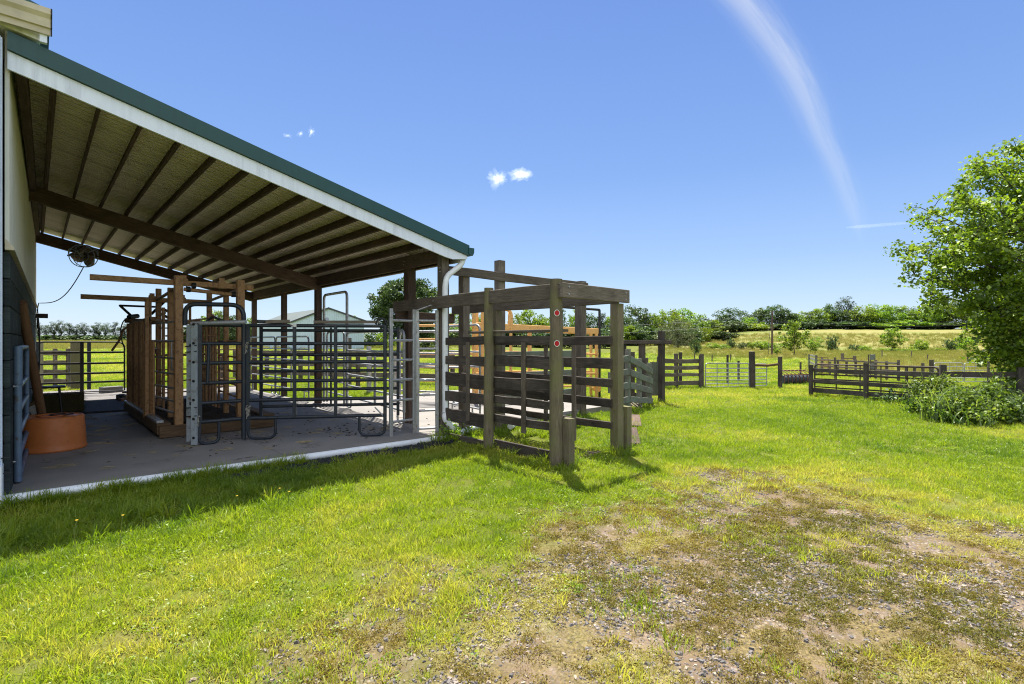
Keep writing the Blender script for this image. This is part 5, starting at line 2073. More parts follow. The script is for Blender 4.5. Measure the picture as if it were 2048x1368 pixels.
# the big oak beyond the shed, dark bushes right of the far barn, trees seen through the shed
plant('oak_big', 'oak_tree', 'big round dark oak beyond the lean-to right of the far barn', 'tree', 815, 78, 552, 150)
for px_, d_, top, w_, k, lb in ((742, 95, 660, 50, 'shrub_d', 'dark bush at the right wall of the far barn'), (774, 92, 664, 44, 'shrub_a', 'green bush under the left side of the big oak'), (705, 130, 630, 26, 'ash_b', 'small treetop peeking over the far barn roof'),
                                (868, 100, 655, 50, 'shrub_b', 'bright bush under the right side of the big oak'), (846, 90, 668, 50, 'shrub_d', 'dark bush in the shade of the big oak'),
                                (404, 120, 634, 36, 'oak_b', 'dark tree left of centre in the arched dark panel'), (424, 118, 622, 50, 'ash_a', 'larger green tree seen through the arched dark panel'), (452, 116, 625, 46, 'oak_a', 'round dark tree at the right of the arched dark panel'),
                                (500, 125, 632, 34, 'ash_b', 'green tree left of the far barn roof')):
    plant(k, 'bush' if 'shrub' in k else 'tree', lb, 'bush' if 'shrub' in k else 'tree', px_, d_, top, w_*1.15)
for px_, lb in zip((395, 440, 480), ('left side of the arched dark panel', 'middle of the arched dark panel', 'right side of the arched dark panel')):
    plant('thicket', 'thicket', 'dark hedge far off in the '+lb, 'thicket', px_, 128, 655, 66, 'far hedge behind the chute')
PINES = [(40, 644), (60, 646), (76, 645), (92, 648), (108, 644), (122, 641), (139, 643), (154, 649), (169, 646), (188, 648), (198, 645), (211, 646), (230, 641), (250, 648), (268, 650), (285, 652)]
for i, (px_, top) in enumerate(PINES):
    plant('pine_a' if i % 3 else 'pine_b', 'pine_tree', 'dark pine of the even far row seen past the rear gate', 'pine', px_, 215+R.uniform(-8, 8), top, 27, 'far row of pines')
for px_, lb in zip((55, 105, 155, 205, 250), ('nearest the barn wall', 'left of the fan cord', 'below the fan', 'right of the fan', 'by the chute')):
    plant('thicket', 'thicket', 'dark undergrowth beneath the far pines '+lb, 'thicket', px_, 212, 671, 60, 'undergrowth under the far pines')

def at_row(px_, row, d0=40.):
    """depth at which the ground is seen at this row of the photo"""
    for d_ in np.arange(d0, 300, 1.):
        x_, y_ = xy(px_, d_)
        if 684+FPX*(HC-gz(x_, y_))/d_ <= row:
            return float(d_)
    return 150.


# grey cedar, hedge and saplings on the field edge
plant('cedar_a', 'cedar_tree', 'broad grey cedar at the near field edge', 'cedar', 1356, at_row(1356, 696), 640, 60)
SH = [(1392, 66, 676, 20, 'shrub_d', 'dark bush right of the grey cedar'), (1411, 70, 690, 26, 'shrub_b', 'low pale shrub between cedar and hedge'), (1424, 72, 684, 24, 'shrub_b', 'yellow green shrub at the left of the hedge'),
      (1463, 74, 675, 18, 'shrub_d', 'dark upright bush in the hedge'), (1447, 74, 687, 26, 'shrub_a', 'green shrub left of the dark upright bush'), (1485, 76, 683, 26, 'shrub_d', 'dark low shrub right of the dark upright bush'),
      (1505, 78, 682, 26, 'shrub_a', 'green shrub in the hedge left of the pole'), (1524, 76, 680, 28, 'shrub_b', 'bright shrub just left of the pole foot'), (1549, 72, 684, 30, 'shrub_b', 'bright shrub at the pole foot'), (1553, 66, 694, 18, 'shrub_a', 'small dark green shrub right of the pole foot'),
      (1573, 78, 684, 20, 'shrub_b', 'bright shrub left of the larger sapling'), (1664, 78, 668, 22, 'shrub_d', 'dark bush right of the smaller sapling'), (1707, 80, 686, 18, 'shrub_d', 'small dark tuft on the hay left of the lone sapling'),
      (1727, 80, 690, 28, 'shrub_a', 'low shrub left of the lone sapling'), (1780, 72, 694, 40, 'shrub_b', 'spreading bush under the lone sapling'), (1840, 78, 678, 28, 'shrub_b', 'rounded bush right of the lone sapling'), (1815, 74, 696, 44, 'shrub_a', 'low bramble right of the lone sapling'),
      (1902, 74, 676, 22, 'shrub_d', 'dark upright shrub before the maple'), (1932, 72, 672, 38, 'shrub_a', 'rounded shrub at the maple foot'), (1880, 76, 694, 24, 'shrub_b', 'pale low bush left of the dark upright shrub')]
for px_, d_, top, w_, k, lb in SH:
    plant(k, 'shrub', lb, 'shrub', px_, at_row(px_, 710 if d_ < 70 else (699 if px_ < 1600 else 703)), top+2, w_*1.1, 'shrubs along the field edge')
plant('sapling', 'sapling', 'larger young tree right of the utility pole', 'tree', 1588, at_row(1588, 712), 638, 52)
plant('sapling_b', 'sapling', 'smaller dark young tree right of the larger one', 'tree', 1630, at_row(1630, 710), 672, 36)
plant('sapling', 'sapling', 'lone bright young tree on the hay slope', 'tree', 1784, at_row(1784, 704), 653, 42)

# ================================================================== THE MAPLE
def maple():
    rs = np.random.RandomState(5)
    tx_, ty_ = xy(2175, 15.5)
    base = Vector((tx_, ty_, gz(tx_, ty_)))
    t = thing('maple_tree', 'large maple with spreading bright leaves at the right edge', 'tree', base)
    ax = Vector((ST, -CT, 0))           # to the right
    mb = MB()
    H = 7.0
    tr = [base+Vector((rs.normal()*.05, rs.normal()*.05, -.3+(H+.3)*k/8)) for k in range(9)]
    mb.tube(tr, .24, 12, rs=[.3*(1-.75*k/8) for k in range(9)])
    mb.build('trunk', 'bark', t)
    tips = []

    def pxz(px, py, d):
        return P(px, py, d)
    # limbs: (start height, target)
    tg = []
    for px_, py_, d_ in [(1828, 548, 15.2), (1862, 585, 14.6), (1842, 500, 15.6), (1880, 445, 15.4), (1862, 424, 16.0), (1915, 388, 15.2), (1955, 352, 15.8), (1990, 330, 14.8), (2035, 305, 15.4),
                         (1900, 500, 14.2), (1950, 470, 14.0), (2000, 420, 13.8), (1960, 410, 16.6), (2010, 500, 13.6), (1930, 545, 16.5), (1905, 565, 14.4), (2060, 370, 14.4), (2090, 310, 15.4),
                         (2130, 340, 14), (2200, 300, 15), (2280, 380, 15), (2330, 480, 15.5), (2150, 430, 13.4), (2250, 520, 13.6), (2030, 555, 13.4),
                         (1962, 612, 14.8), (1985, 640, 14.4), (1978, 682, 14.6), (2000, 600, 14.0), (2030, 650, 13.8), (2010, 700, 14.2), (2060, 620, 13.6), (2050, 720, 13.8), (2090, 680, 13.5), (1990, 715, 15), (2040, 755, 14.4), (2130, 600, 13.3), (2190, 680, 13.3), (2280, 620, 14), (2110, 760, 14),
                         (1900, 468, 15.0), (1885, 525, 15.4), (1935, 402, 14.6), (1985, 352, 15.4), (1925, 515, 14.8), (1960, 545, 15), (2020, 345, 16), (1980, 470, 15.2), (2040, 420, 15), (2015, 570, 15.6), (1985, 665, 15.8), (2060, 690, 15.8), (2100, 560, 16.2), (2180, 420, 17), (2070, 450, 16.6)]:
        tg.append(pxz(px_, py_, d_))
    for i, e in enumerate(tg):
        h = min(max(.12, (e.z-base.z)*.62/H), .92)
        s_ = tr[int(h*8)]
        m1 = lerp(s_, e, .4)+Vector((rs.normal()*.12, rs.normal()*.12, .12+rs.rand()*.1))
        m2 = lerp(s_, e, .75)+Vector((rs.normal()*.12, rs.normal()*.12, .1*rs.rand()))
        path = [s_, m1, m2, e]
        mb = MB()
        mb.tube(path, .05, 7, rs=[.085, .05, .026, .01])
        tw = [lerp(m1, m2, .5), m2, lerp(m2, e, .5), e]
        for b_ in tw:
            for k in range(3):
                dirv = (e-s_).normalized()*.5+Vector(rs.normal(size=3))*.75
                dirv.z *= .7
                f = b_+dirv.normalized()*rs.uniform(.3, .75)
                mb.tube([b_, lerp(b_, f, .55)+Vector((0, 0, .05)), f], .01, 4, rs=[.014, .009, .004], caps=False)
                tips.append((f, .3))
                if rs.rand() < .45:
                    tips.append((lerp(b_, f, .5), .25))
        tips.append((e, .3))
        mb.build('branch', 'bark', t)
    pts, ti = [], []
    for p, r in tips:
        n = 40
        o = rs.normal(size=(n, 3))*np.array([.15, .15, .075])*(r/.3)
        o[:, 2] -= .25*np.hypot(o[:, 0], o[:, 1])
        pts.append(np.array(p)+o)
        ti.append(np.full(n, rs.rand())*.45+rs.rand(n)*.55)
    pts, ti = np.concatenate(pts), np.concatenate(ti)
    me, u, n, r2 = leaf_mesh('crown', pts-np.array(base), .095, 'leaf', .4, 77, .8)
    set_rnd(u, ti, r2)
    me.materials.append(M['leaf'])
    o = bpy.data.objects.new('crown', me)
    COL.objects.link(o)
    o.parent = t


maple()


def weed_bush(label, px_, d_, h, w, mt, n, leaf, seed, reeds=0, name='weed_bush', stems=9, cat='bush', group=None):
    rs = np.random.RandomState(seed)
    x, y = xy(px_, d_)
    b = Vector((x, y, gz(x, y)))
    t = thing(name, label, cat, b, group)
    C, pts, ti = [], [], []
    mb = MB()
    for k in range(stems):
        a, r = rs.rand()*6.28, w/2*rs.rand()**.5
        e = Vector((math.cos(a)*r*1.0, math.sin(a)*r*.8, h*(.45+.6*rs.rand())*(1-.45*(r/(w/2))**2)))
        s_ = Vector((e.x*.5, e.y*.5, -.05))
        m = lerp(s_, e, .55)+Vector((0, 0, .1*h))
        mb.tube([b+s_, b+m, b+e], .008, 5, rs=[.011, .008, .003], caps=False)
        for q in range(int(n/stems)):
            u_ = .15+.88*rs.rand()**.7
            p = s_.lerp(m, min(1, u_/.55)) if u_ < .55 else m.lerp(e, (u_-.55)/.48)
            sp = .2*(1.1-.5*u_)
            pts.append((p.x+rs.normal()*sp, p.y+rs.normal()*sp, max(.02, p.z+rs.normal()*sp*.7)))
            ti.append(.5*rs.rand()+.5*((k*37 % 11)/11))
    me, u, nn, r2 = leaf_mesh('foliage', np.array(pts), leaf, mt, .3, seed+1, .5)
    set_rnd(u, np.array(ti), r2)
    me.materials.append(M[mt])
    o = bpy.data.objects.new('foliage', me)
    COL.objects.link(o)
    o.parent = t
    mb.build('stem', 'leaf_r', t)
    if reeds:
        co, q, tt = [], [], []
        for k in range(reeds):
            a, r = rs.rand()*6.28, w/2*rs.rand()**.5
            p0 = np.array([math.cos(a)*r, math.sin(a)*r*.8, 0])
            le = h*rs.uniform(.6, 1.15)
            aa = rs.rand()*6.28
            dv_ = np.array([math.cos(aa), math.sin(aa), 0])
            sd = np.array([-dv_[1], dv_[0], 0])
            bend = rs.uniform(.25, .75)
            bs = len(co)
            for i in range(6):
                t_ = i/5
                c_ = p0+dv_*le*bend*t_**1.8+np.array([0, 0, le*(t_-.45*bend*t_**2.4)])
                wv = .014*(1-t_**2)+.001
                co += [c_-sd*wv, c_+sd*wv]
            for i in range(5):
                q.append([bs+2*i, bs+2*i+1, bs+2*i+3, bs+2*i+2])
            tt += [rs.rand()]*5
        me = fast_mesh('blade', np.array(co), np.array(q), smooth=True)
        u = me.uv_layers.new(name='rnd')
        set_rnd(u, np.array(tt), rs)
        me.materials.append(M['leaf_r'])
        o = bpy.data.objects.new('blade', me)
        COL.objects.link(o)
        o['kind'] = 'stuff'
        o.parent = t
    return t


GW = 'weeds growing along the right pen fence'
weed_bush('tall leafy weed in front of the square fence post', 1866, 13.0, 1.2, 1.1, 'leaf_w', 2000, .085, 301, 70, group=GW)
weed_bush('dark leafy bush at the right of the reed clump', 1968, 11.8, .9, 1.7, 'leaf_w', 3000, .08, 302, 70, group=GW)
weed_bush('reedy clump of arching light green blades by the fence', 1896, 11.7, .85, 1.25, 'leaf_w', 1500, .075, 303, 170, name='reed_clump', cat='reeds', group=GW)
weed_bush('tall thin weed standing over the dark leafy bush', 2000, 12.8, 1.2, .7, 'leaf_w', 900, .085, 304, 20, stems=5, group=GW)
weed_bush('dark low bush cut by the right edge of the picture', 2046, 11.6, .8, 1.4, 'leaf_d', 2400, .08, 305, 40, group=GW)
weed_bush('small leafy weed at the left end of the weed patch', 1852, 12.9, .55, .7, 'leaf_w', 1200, .07, 306, 40, group=GW)
weed_bush('low pale weeds in front of the reed clump', 1930, 11.2, .42, 1.2, 'leaf_w', 1300, .07, 307, 110, group=GW)
weed_bush('dead looking weeds under the pen fence bottom board', 1790, 15.6, .35, .9, 'leaf_d', 350, .1, 308, 50, group=GW)
weed_bush('leafy weed sprouting at the downspout boot', 905, 9.2, .22, .5, 'leaf', 220, .06, 309, 50, group=None)

# ================================================================== GRASS, WEEDS AND GRAVEL (uncountable)
GC = {}


def lib(coll, me, mt):
    me.materials.append(M[mt])
    o = bpy.data.objects.new(me.name, me)
    coll.objects.link(o)


def tuft(seed, n, rad, hmin, hmax, wid, lean, name):
    rs = np.random.RandomState(seed)
    co, q, tt = [], [], []
    for k in range(n):
        a, r = rs.rand()*6.28, rad*rs.rand()**.5
        p0 = np.array([math.cos(a)*r, math.sin(a)*r, -.008])
        le = rs.uniform(hmin, hmax)
        aa = a+rs.normal()*.9
        dv_ = np.array([math.cos(aa), math.sin(aa), 0])
        ph = rs.rand()*6.28
        sd = np.array([math.cos(ph), math.sin(ph), 0])
        bd = rs.uniform(.15, 1)*lean
        bs = len(co)
        for i, (t_, w_) in enumerate(((0, 1), (.45, .85), (.8, .5), (1, .06))):
            c_ = p0+dv_*le*bd*t_**1.7+np.array([0, 0, le*(t_-.4*bd*t_*t_)])
            co += [c_-sd*wid*w_, c_+sd*wid*w_]
        for i in range(3):
            q.append([bs+2*i, bs+2*i+1, bs+2*i+3, bs+2*i+2])
        tt += [rs.rand()]*3
    me = fast_mesh(name, np.array(co), np.array(q), smooth=True)
    u = me.uv_layers.new(name='rnd')
    set_rnd(u, np.array(tt), rs)
    return me


def broad(seed, n, rad, size, h, name, aspect=.6):
    rs = np.random.RandomState(seed)
    r = rad*rs.rand(n)**.5
    a = rs.rand(n)*6.28
    pts = np.stack([np.cos(a)*r, np.sin(a)*r, .006+h*rs.rand(n)*(1-.5*r/rad)], 1)
    me, u, nn, r2 = leaf_mesh(name, pts, size, None, .55, seed+1, aspect)
    set_rnd(u, r2.rand(n), r2)
    return me


def stone(seed, name):
    rs = np.random.RandomState(seed)
    mb = MB()
    n = 6
    lo = [(math.cos(2*PI*i/n+rs.rand()*.5)*rs.uniform(.7, 1), math.sin(2*PI*i/n+rs.rand()*.5)*rs.uniform(.45, .75), -.25) for i in range(n)]
    hi = [(p[0]*rs.uniform(.55, .85), p[1]*rs.uniform(.55, .85), rs.uniform(.25, .5)) for p in lo]
    mb.add([Vector(p) for p in lo+hi], [list(range(n, 2*n))]+[[i, (i+1) % n, n+(i+1) % n, n+i] for i in range(n)])
    return mb.mesh(name)


gcol = bpy.data.collections.new('grass_kinds')
for i in range(8):
    lib(gcol, tuft(100+i, 34, .07, .022, .062 if i < 5 else .1, .0026, .8 if i < 5 else 1.0, 'tuft'), 'grass')
bcol = bpy.data.collections.new('ground_leaf_kinds')
for i in range(5):
    lib(bcol, broad(140+i, 46, .08, .015, .03, 'leafy_tuft'), 'grass')
tcol = bpy.data.collections.new('tall_tuft_kinds')
for i in range(5):
    lib(tcol, tuft(160+i, 46, .06, .1, .26, .0042, .95, 'tall_tuft'), 'grass')
wcol = bpy.data.collections.new('weed_kinds')
for i in range(4):
    lib(wcol, broad(180+i, 44, .065, .016, .03, 'mossy_tuft', .5), 'weed')
for i in range(3):
    lib(wcol, tuft(190+i, 30, .06, .02, .055, .0018, .9, 'dry_tuft'), 'weed')
hcol = bpy.data.collections.new('hay_kinds')
for i in range(4):
    lib(hcol, tuft(200+i, 40, .5, .35, .75, .012, .5, 'hay_tuft'), 'hayblade')
scol = bpy.data.collections.new('stone_kinds')
for i in range(8):
    lib(scol, stone(220+i, 'stone'), 'stone')
kcol = bpy.data.collections.new('dark_stone_kinds')
for i in range(4):
    lib(kcol, stone(240+i, 'dark_stone'), 'blackstone')


def scatter_tree(coll):
    ng = bpy.data.node_groups.new('scatter_'+coll.name, 'GeometryNodeTree')
    ng.interface.new_socket('Geometry', in_out='INPUT', socket_type='NodeSocketGeometry')
    ng.interface.new_socket('Geometry', in_out='OUTPUT', socket_type='NodeSocketGeometry')
    n = ng.nodes
    gi, go = n.new('NodeGroupInput'), n.new('NodeGroupOutput')
    ci = n.new('GeometryNodeCollectionInfo')
    ci.inputs['Collection'].default_value = coll
    ci.inputs['Separate Children'].default_value = True
    ci.inputs['Reset Children'].default_value = True
    ip = n.new('GeometryNodeInstanceOnPoints')
    ip.inputs['Pick Instance'].default_value = True

    def att(nm, ty):
        a = n.new('GeometryNodeInputNamedAttribute')
        a.data_type = ty
        a.inputs['Name'].default_value = nm
        return a.outputs['Attribute']
    ng.links.new(gi.outputs[0], ip.inputs['Points'])
    ng.links.new(ci.outputs[0], ip.inputs['Instance'])
    ng.links.new(att('kind', 'INT'), ip.inputs['Instance Index'])
    ng.links.new(att('turn', 'FLOAT_VECTOR'), ip.inputs['Rotation'])
    ng.links.new(att('size', 'FLOAT_VECTOR'), ip.inputs['Scale'])
    ng.links.new(ip.outputs[0], go.inputs[0])
    return ng


def scatter(name, label, coll, X, Y, size, tint, tilt=.15, zoff=0., seed=0, hs=None):
    rs = np.random.RandomState(seed)
    n = len(X)
    Z = ground(X, Y)+zoff
    Z = Z+((fbm(X*1.3, Y*1.3, 21)-.5)*.05+(fbm(X*7, Y*7, 22)-.5)*.022)*sstep(60, 20, np.hypot(X, Y))
    me = bpy.data.meshes.new(name)
    me.vertices.add(n)
    me.vertices.foreach_set('co', np.stack([X, Y, Z], 1).astype(np.float32).ravel())
    k = len(coll.objects)
    me.attributes.new('kind', 'INT', 'POINT').data.foreach_set('value', rs.randint(0, k, n).astype(np.int32))
    rot = np.stack([rs.normal(size=n)*tilt, rs.normal(size=n)*tilt, rs.rand(n)*6.283], 1).astype(np.float32)
    me.attributes.new('turn', 'FLOAT_VECTOR', 'POINT').data.foreach_set('vector', rot.ravel())
    sz = np.stack([size, size, size*(1 if hs is None else hs)], 1).astype(np.float32)
    me.attributes.new('size', 'FLOAT_VECTOR', 'POINT').data.foreach_set('vector', sz.ravel())
    me.attributes.new('tint', 'FLOAT', 'POINT').data.foreach_set('value', tint.astype(np.float32))
    o = bpy.data.objects.new(name, me)
    COL.objects.link(o)
    md = o.modifiers.new('scatter', 'NODES')
    md.node_group = scatter_tree(coll)
    tag(o, label, None, None, 'stuff')
    return o


def wedge(rs, d0, d1, dens, lo=-260, hi=2330):
    if hi == 2330 and d1 < 30:
        lo, hi = (-900 if lo == -260 else lo), 3300
    """random plan points between two depths in the part of the yard the photo can see"""
    t0, t1 = (lo-1024)/FPX, (hi-1024)/FPX
    n = int(dens*(d1*d1-d0*d0)/2*(t1-t0))
    d = np.sqrt(rs.uniform(d0*d0, d1*d1, n))
    l = d*rs.uniform(t0, t1, n)
    return CT*d+ST*l, ST*d-CT*l


def free(X, Y):
    a = (X > -9) & (X < 5.42) & (Y > 7.42) & (Y < 20.6)
    b = (X > 5.4) & (X < 11.0) & (Y > 7.9) & (Y < 14.0)
    c = (X > -1) & (X < 3.8) & (Y > 20.5) & (Y < 22.4)
    t = np.abs((X-7.4)*ST-(Y-5.35)*CT) < -1
    return ~(a | b | c | t)


rs = np.random.RandomState(42)
GX, GY, GS, GT = [], [], [], []
for d0, d1, dens, sc_ in ((1.9, 4.5, 330, .95), (4.5, 8, 250, 1.0), (8, 14, 130, 1.15), (14, 26, 52, 1.5), (26, 48, 15, 2.4), (48, 85, 4, 4.2)):
    X, Y = wedge(rs, d0, d1, dens)
    g, y, h = zones(X, Y)
    pr = (1-np.clip(g*1.35, 0, 1))*(1-h)*np.clip(.35+2.2*(fbm(X*2.2, Y*2.2, 55)-.22)+.5*(fbm(X*.6, Y*.6, 56)-.4), .3, 1)
    near_pipe = sstep(.5, .1, np.abs(Y-7.2))*(X < 5.4)*(X > 2.6)
    inch = (X > 5.4) & (X < 6.6) & (Y > 4.9) & (Y < 7.9)
    pr = pr*(1-near_pipe*.85)*np.where(inch, .4, 1)
    pr = np.maximum(pr, np.clip(fbm(X*1.5, Y*1.5, 57)*3-1.5, 0, .24))
    k = (rs.rand(len(X)) < pr) & free(X, Y)
    X, Y, y = X[k], Y[k], y[k]
    pn_ = fbm(X*.5, Y*.5, 51)
    GX.append(X)
    GY.append(Y)
    GS.append(sc_*(.65+.75*rs.rand(len(X)))*(.72+.6*fbm(X*.9, Y*.9, 52)))
    GT.append(np.clip(.03+1.6*(pn_-.34)+.75*(fbm(X*3.1, Y*3.1, 53)-.35)+.3*rs.rand(len(X))+.45*y+.35*np.clip(g[k]*3, 0, 1), 0, 1))
GX, GY, GS, GT = map(np.concatenate, (GX, GY, GS, GT))
scatter('lawn_grass', 'bright green grass covering the yard and pasture', gcol, GX, GY, GS, GT, .2, 0, 1, hs=np.clip(1.25-.2*GS, .45, 1.1))

X, Y = wedge(rs, 1.9, 9, 70)
g, y, h = zones(X, Y)
k = (rs.rand(len(X)) < np.clip(fbm(X*.8, Y*.8, 61)*2.4-.85, 0, 1)*(1-g)) & free(X, Y)
X, Y = X[k], Y[k]
scatter('ground_leaves', 'low broad leaved weeds growing through the lawn', bcol, X, Y, .7+.7*rs.rand(len(X)), np.clip(.2+.5*rs.rand(len(X)), 0, 1), .15, 0, 2)

# long tufts: along the shade line, at post feet and along fences
X, Y = wedge(rs, 2.5, 8, 26, lo=-300, hi=1000)
e = Y-(5.75+.12*X)
k = (rs.rand(len(X)) < np.exp(-(e/.42)**2)*np.clip(fbm(X*1.3, Y*1.3, 71)*3-.9, 0, 1)*sstep(2.6, 1.0, X)) & free(X, Y)
X, Y = X[k], Y[k]
PX_, PY_ = [X], [Y]
for (x_, y_, r_, n_) in [(5.26, 4.75, .25, 14), (5.26, 6.2, .2, 10), (6.6, 4.7, .25, 14), (5.45, 7.55, .25, 14), (5.9, 7.2, .5, 16), (6.2, 6.0, .5, 8), (7.6, 7.6, .8, 30)]:
    PX_.append(x_+rs.normal(size=n_)*r_)
    PY_.append(y_+rs.normal(size=n_)*r_)
xs = np.linspace(-.9, 2.8, 110)
PX_.append(xs+rs.normal(size=110)*.03)
PY_.append(7.3+rs.normal(size=110)*.05)
for a, b, n_ in ((F0, F1, 150), (F1, F2, 90), (Vector((*xy(1318, 20.6), 0)), Vector((*xy(1405, 22), 0)), 70), (Vector((*xy(1250, 13), 0)), Vector((*xy(1303, 14.9), 0)), 40)):
    t = rs.rand(n_)
    PX_.append(a.x+(b.x-a.x)*t+rs.normal(size=n_)*.14)
    PY_.append(a.y+(b.y-a.y)*t+rs.normal(size=n_)*.14)
X, Y = np.concatenate(PX_), np.concatenate(PY_)
k = free(X, Y)
X, Y = X[k], Y[k]
scatter('tall_grass', 'long grass tufts along the shade line, post feet and fences', tcol, X, Y, .45+.55*rs.rand(len(X)), np.clip(.15+.6*rs.rand(len(X)), 0, 1), .15, 0, 3)

# dry mossy weeds over the gravel, pale along the wheel tracks
WX, WY, WS, WT = [], [], [], []
for d0, d1, dens, sc_ in ((1.9, 4.5, 900, .62), (4.5, 8, 520, .8), (8, 15, 130, 1.2)):
    X, Y = wedge(rs, d0, d1, dens, lo=300)
    g, y, h = zones(X, Y)
    cl = .4*fbm(X*1.25, Y*1.25, 81)+.6*fbm(X*5.5, Y*5.5, 83)
    cov = np.clip((cl-.445)*9, .04, 1)*.92
    dd = CT*X+ST*Y
    cov = np.maximum(cov, sstep(4.2, 6.5, dd)*np.clip((cl-.4)*9, .08, 1)*.75)
    cov = np.maximum(cov, y)
    pr = g*cov
    k = (rs.rand(len(X)) < pr) & free(X, Y)
    X, Y, y = X[k], Y[k], y[k]
    WX.append(X)
    WY.append(Y)
    WS.append(sc_*(.6+.8*rs.rand(len(X))))
    WT.append(np.clip(1.1*(fbm(X*.7, Y*.7, 82)-.25)+.25*rs.rand(len(X))+.6*y, 0, 1))
WX, WY, WS, WT = map(np.concatenate, (WX, WY, WS, WT))
scatter('ground_weeds', 'dry olive weeds and moss spreading over the gravel patch', wcol, WX, WY, WS, WT, .15, 0, 4)

# gravel
SX, SY, SS = [], [], []
for d0, d1, dens, s0_, s1_ in ((1.9, 4.2, 2900, .005, .025), (4.2, 7.5, 1400, .007, .024), (7.5, 12, 220, .01, .028)):
    X, Y = wedge(rs, d0, d1, dens, lo=300)
    g, y, h = zones(X, Y)
    den = np.clip((fbm(X*1.6, Y*1.6, 91)-.33)*4, .1, 1)
    k = (rs.rand(len(X)) < np.clip(g*1.15-.12, 0, 1)*den) & free(X, Y)
    X, Y = X[k], Y[k]
    SX.append(X)
    SY.append(Y)
    SS.append(s0_+(s1_-s0_)*rs.rand(len(X))**2.4)
SX, SY, SS = map(np.concatenate, (SX, SY, SS))
scatter('gravel', 'grey and tan gravel scattered over the bare track', scol, SX, SY, SS, rs.rand(len(SX)), .25, .001, 5)
n = 1500
X = rs.uniform(1.7, 5.25, n)
Y = 7.22+rs.normal(size=n)*.09
k = Y < 7.36
scatter('dark_gravel', 'strip of black drainage stone beside the white pipe', kcol, X[k], Y[k], (.016+.022*rs.rand(n))[k], rs.rand(n)[k], .4, .012, 6)
HX, HY, HS, HT = [], [], [], []
for d0, d1, dens, sc_ in ((24, 60, 1.6, .55), (60, 120, .9, .8), (120, 200, .22, 1.3)):
    X, Y = wedge(rs, d0, d1, dens, lo=0, hi=2200)
    g, y, h = zones(X, Y)
    k = (rs.rand(len(X)) < h) & free(X, Y)
    HX.append(X[k])
    HY.append(Y[k])
    HS.append(sc_*(.7+.6*rs.rand(k.sum())))
    HT.append(np.clip(fbm(X[k]*.05, Y[k]*.08, 95)*1.2-.1+.2*rs.rand(k.sum()), 0, 1))
HX, HY, HS, HT = map(np.concatenate, (HX, HY, HS, HT))
scatter('hay_grass', 'tall yellowing hay grass on the field and hill', hcol, HX, HY, HS, HT, .1, 0, 7)

dcol = bpy.data.collections.new('litter_kinds')
for i in range(3):
    lib(dcol, stone(260+i, 'dung_flake'), 'dung')
X = np.concatenate([rs.uniform(-.1, 5.3, 170), 4.3+rs.normal(size=90)*.35, 4.0+rs.normal(size=60)*.5, 2.4+rs.normal(size=60)*.6, rs.uniform(5.6, 10, 90)])
Y = np.concatenate([rs.uniform(8.2, 15, 170), 8.5+rs.normal(size=90)*.22, 9.2+rs.normal(size=60)*.3, 9.6+rs.normal(size=60)*.4, rs.uniform(8.1, 13, 90)])
k = (Y > 7.7) & ~((X > 1.45) & (X < 3.45) & (Y > 10.1) & (Y < 14.8))
X, Y = X[k], Y[k]
lit = scatter('floor_litter', 'dried dung flakes and dirt scattered over the concrete', dcol, X, Y, .008+.035*rs.rand(len(X))**2.5, rs.rand(len(X)), .08, 0, 9, hs=.4)
for v_ in lit.data.vertices:
    v_.co.z = .004 if v_.co.x < 5.42 else -.006
hcol2 = bpy.data.collections.new('straw_kinds')
for i in range(3):
    mb = MB()
    for q in range(9):
        a_ = R.uniform(0, 6.28)
        c_ = Vector((R.uniform(-.08, .08), R.uniform(-.08, .08), R.uniform(.002, .012)))
        d_ = Vector((math.cos(a_), math.sin(a_), R.uniform(-.04, .04)))*R.uniform(.03, .08)
        mb.beam(c_-d_, c_+d_, .003, .002, c=.0008)
    lib(hcol2, mb.mesh('straw_wisp'), 'straw')
X = np.concatenate([.5+rs.normal(size=70)*.5, rs.uniform(.2, 5, 60)])
Y = np.concatenate([13.4+rs.normal(size=70)*.9, rs.uniform(8, 13, 60)])
k = (Y > 7.7) & (X > -.05) & ~((X > 1.45) & (X < 3.45) & (Y > 10.1) & (Y < 14.8))
X, Y = X[k], Y[k]
lit = scatter('loose_straw', 'loose straw wisps strewn over the shed floor', hcol2, X, Y, .6+.8*rs.rand(len(X)), rs.rand(len(X)), .02, 0, 10)
for v_ in lit.data.vertices:
    v_.co.z = .003
ccol = bpy.data.collections.new('clover_kinds')
for i in range(3):
    mb = MB()
    mb.lathe((0, 0, .045), [(.002, -.008), (.0085, -.002), (.0085, .003), (.004, .009), (0, .01)], 7)
    mb.tube([(0, 0, 0), (0, 0, .04)], .001, 4)
    me_ = mb.mesh('clover_head')
    lib(ccol, me_, 'clover')
CXs, CYs = [], []
for d0, d1, dens in ((3, 7, 8), (7, 15, 12), (15, 24, 3)):
    X, Y = wedge(rs, d0, d1, dens, lo=500)
    g, y, h = zones(X, Y)
    k = (rs.rand(len(X)) < np.clip(fbm(X*.7, Y*.7, 97)*3-1.3, 0, 1)*(1-g)*sstep(5.4, 6.6, X+0*Y)) & free(X, Y)
    CXs.append(X[k])
    CYs.append(Y[k])
X, Y = np.concatenate(CXs), np.concatenate(CYs)
scatter('clover_flowers', 'tiny white clover heads dotted over the right hand lawn', ccol, X, Y, .55+.45*rs.rand(len(X)), rs.rand(len(X)), .15, .0, 8)

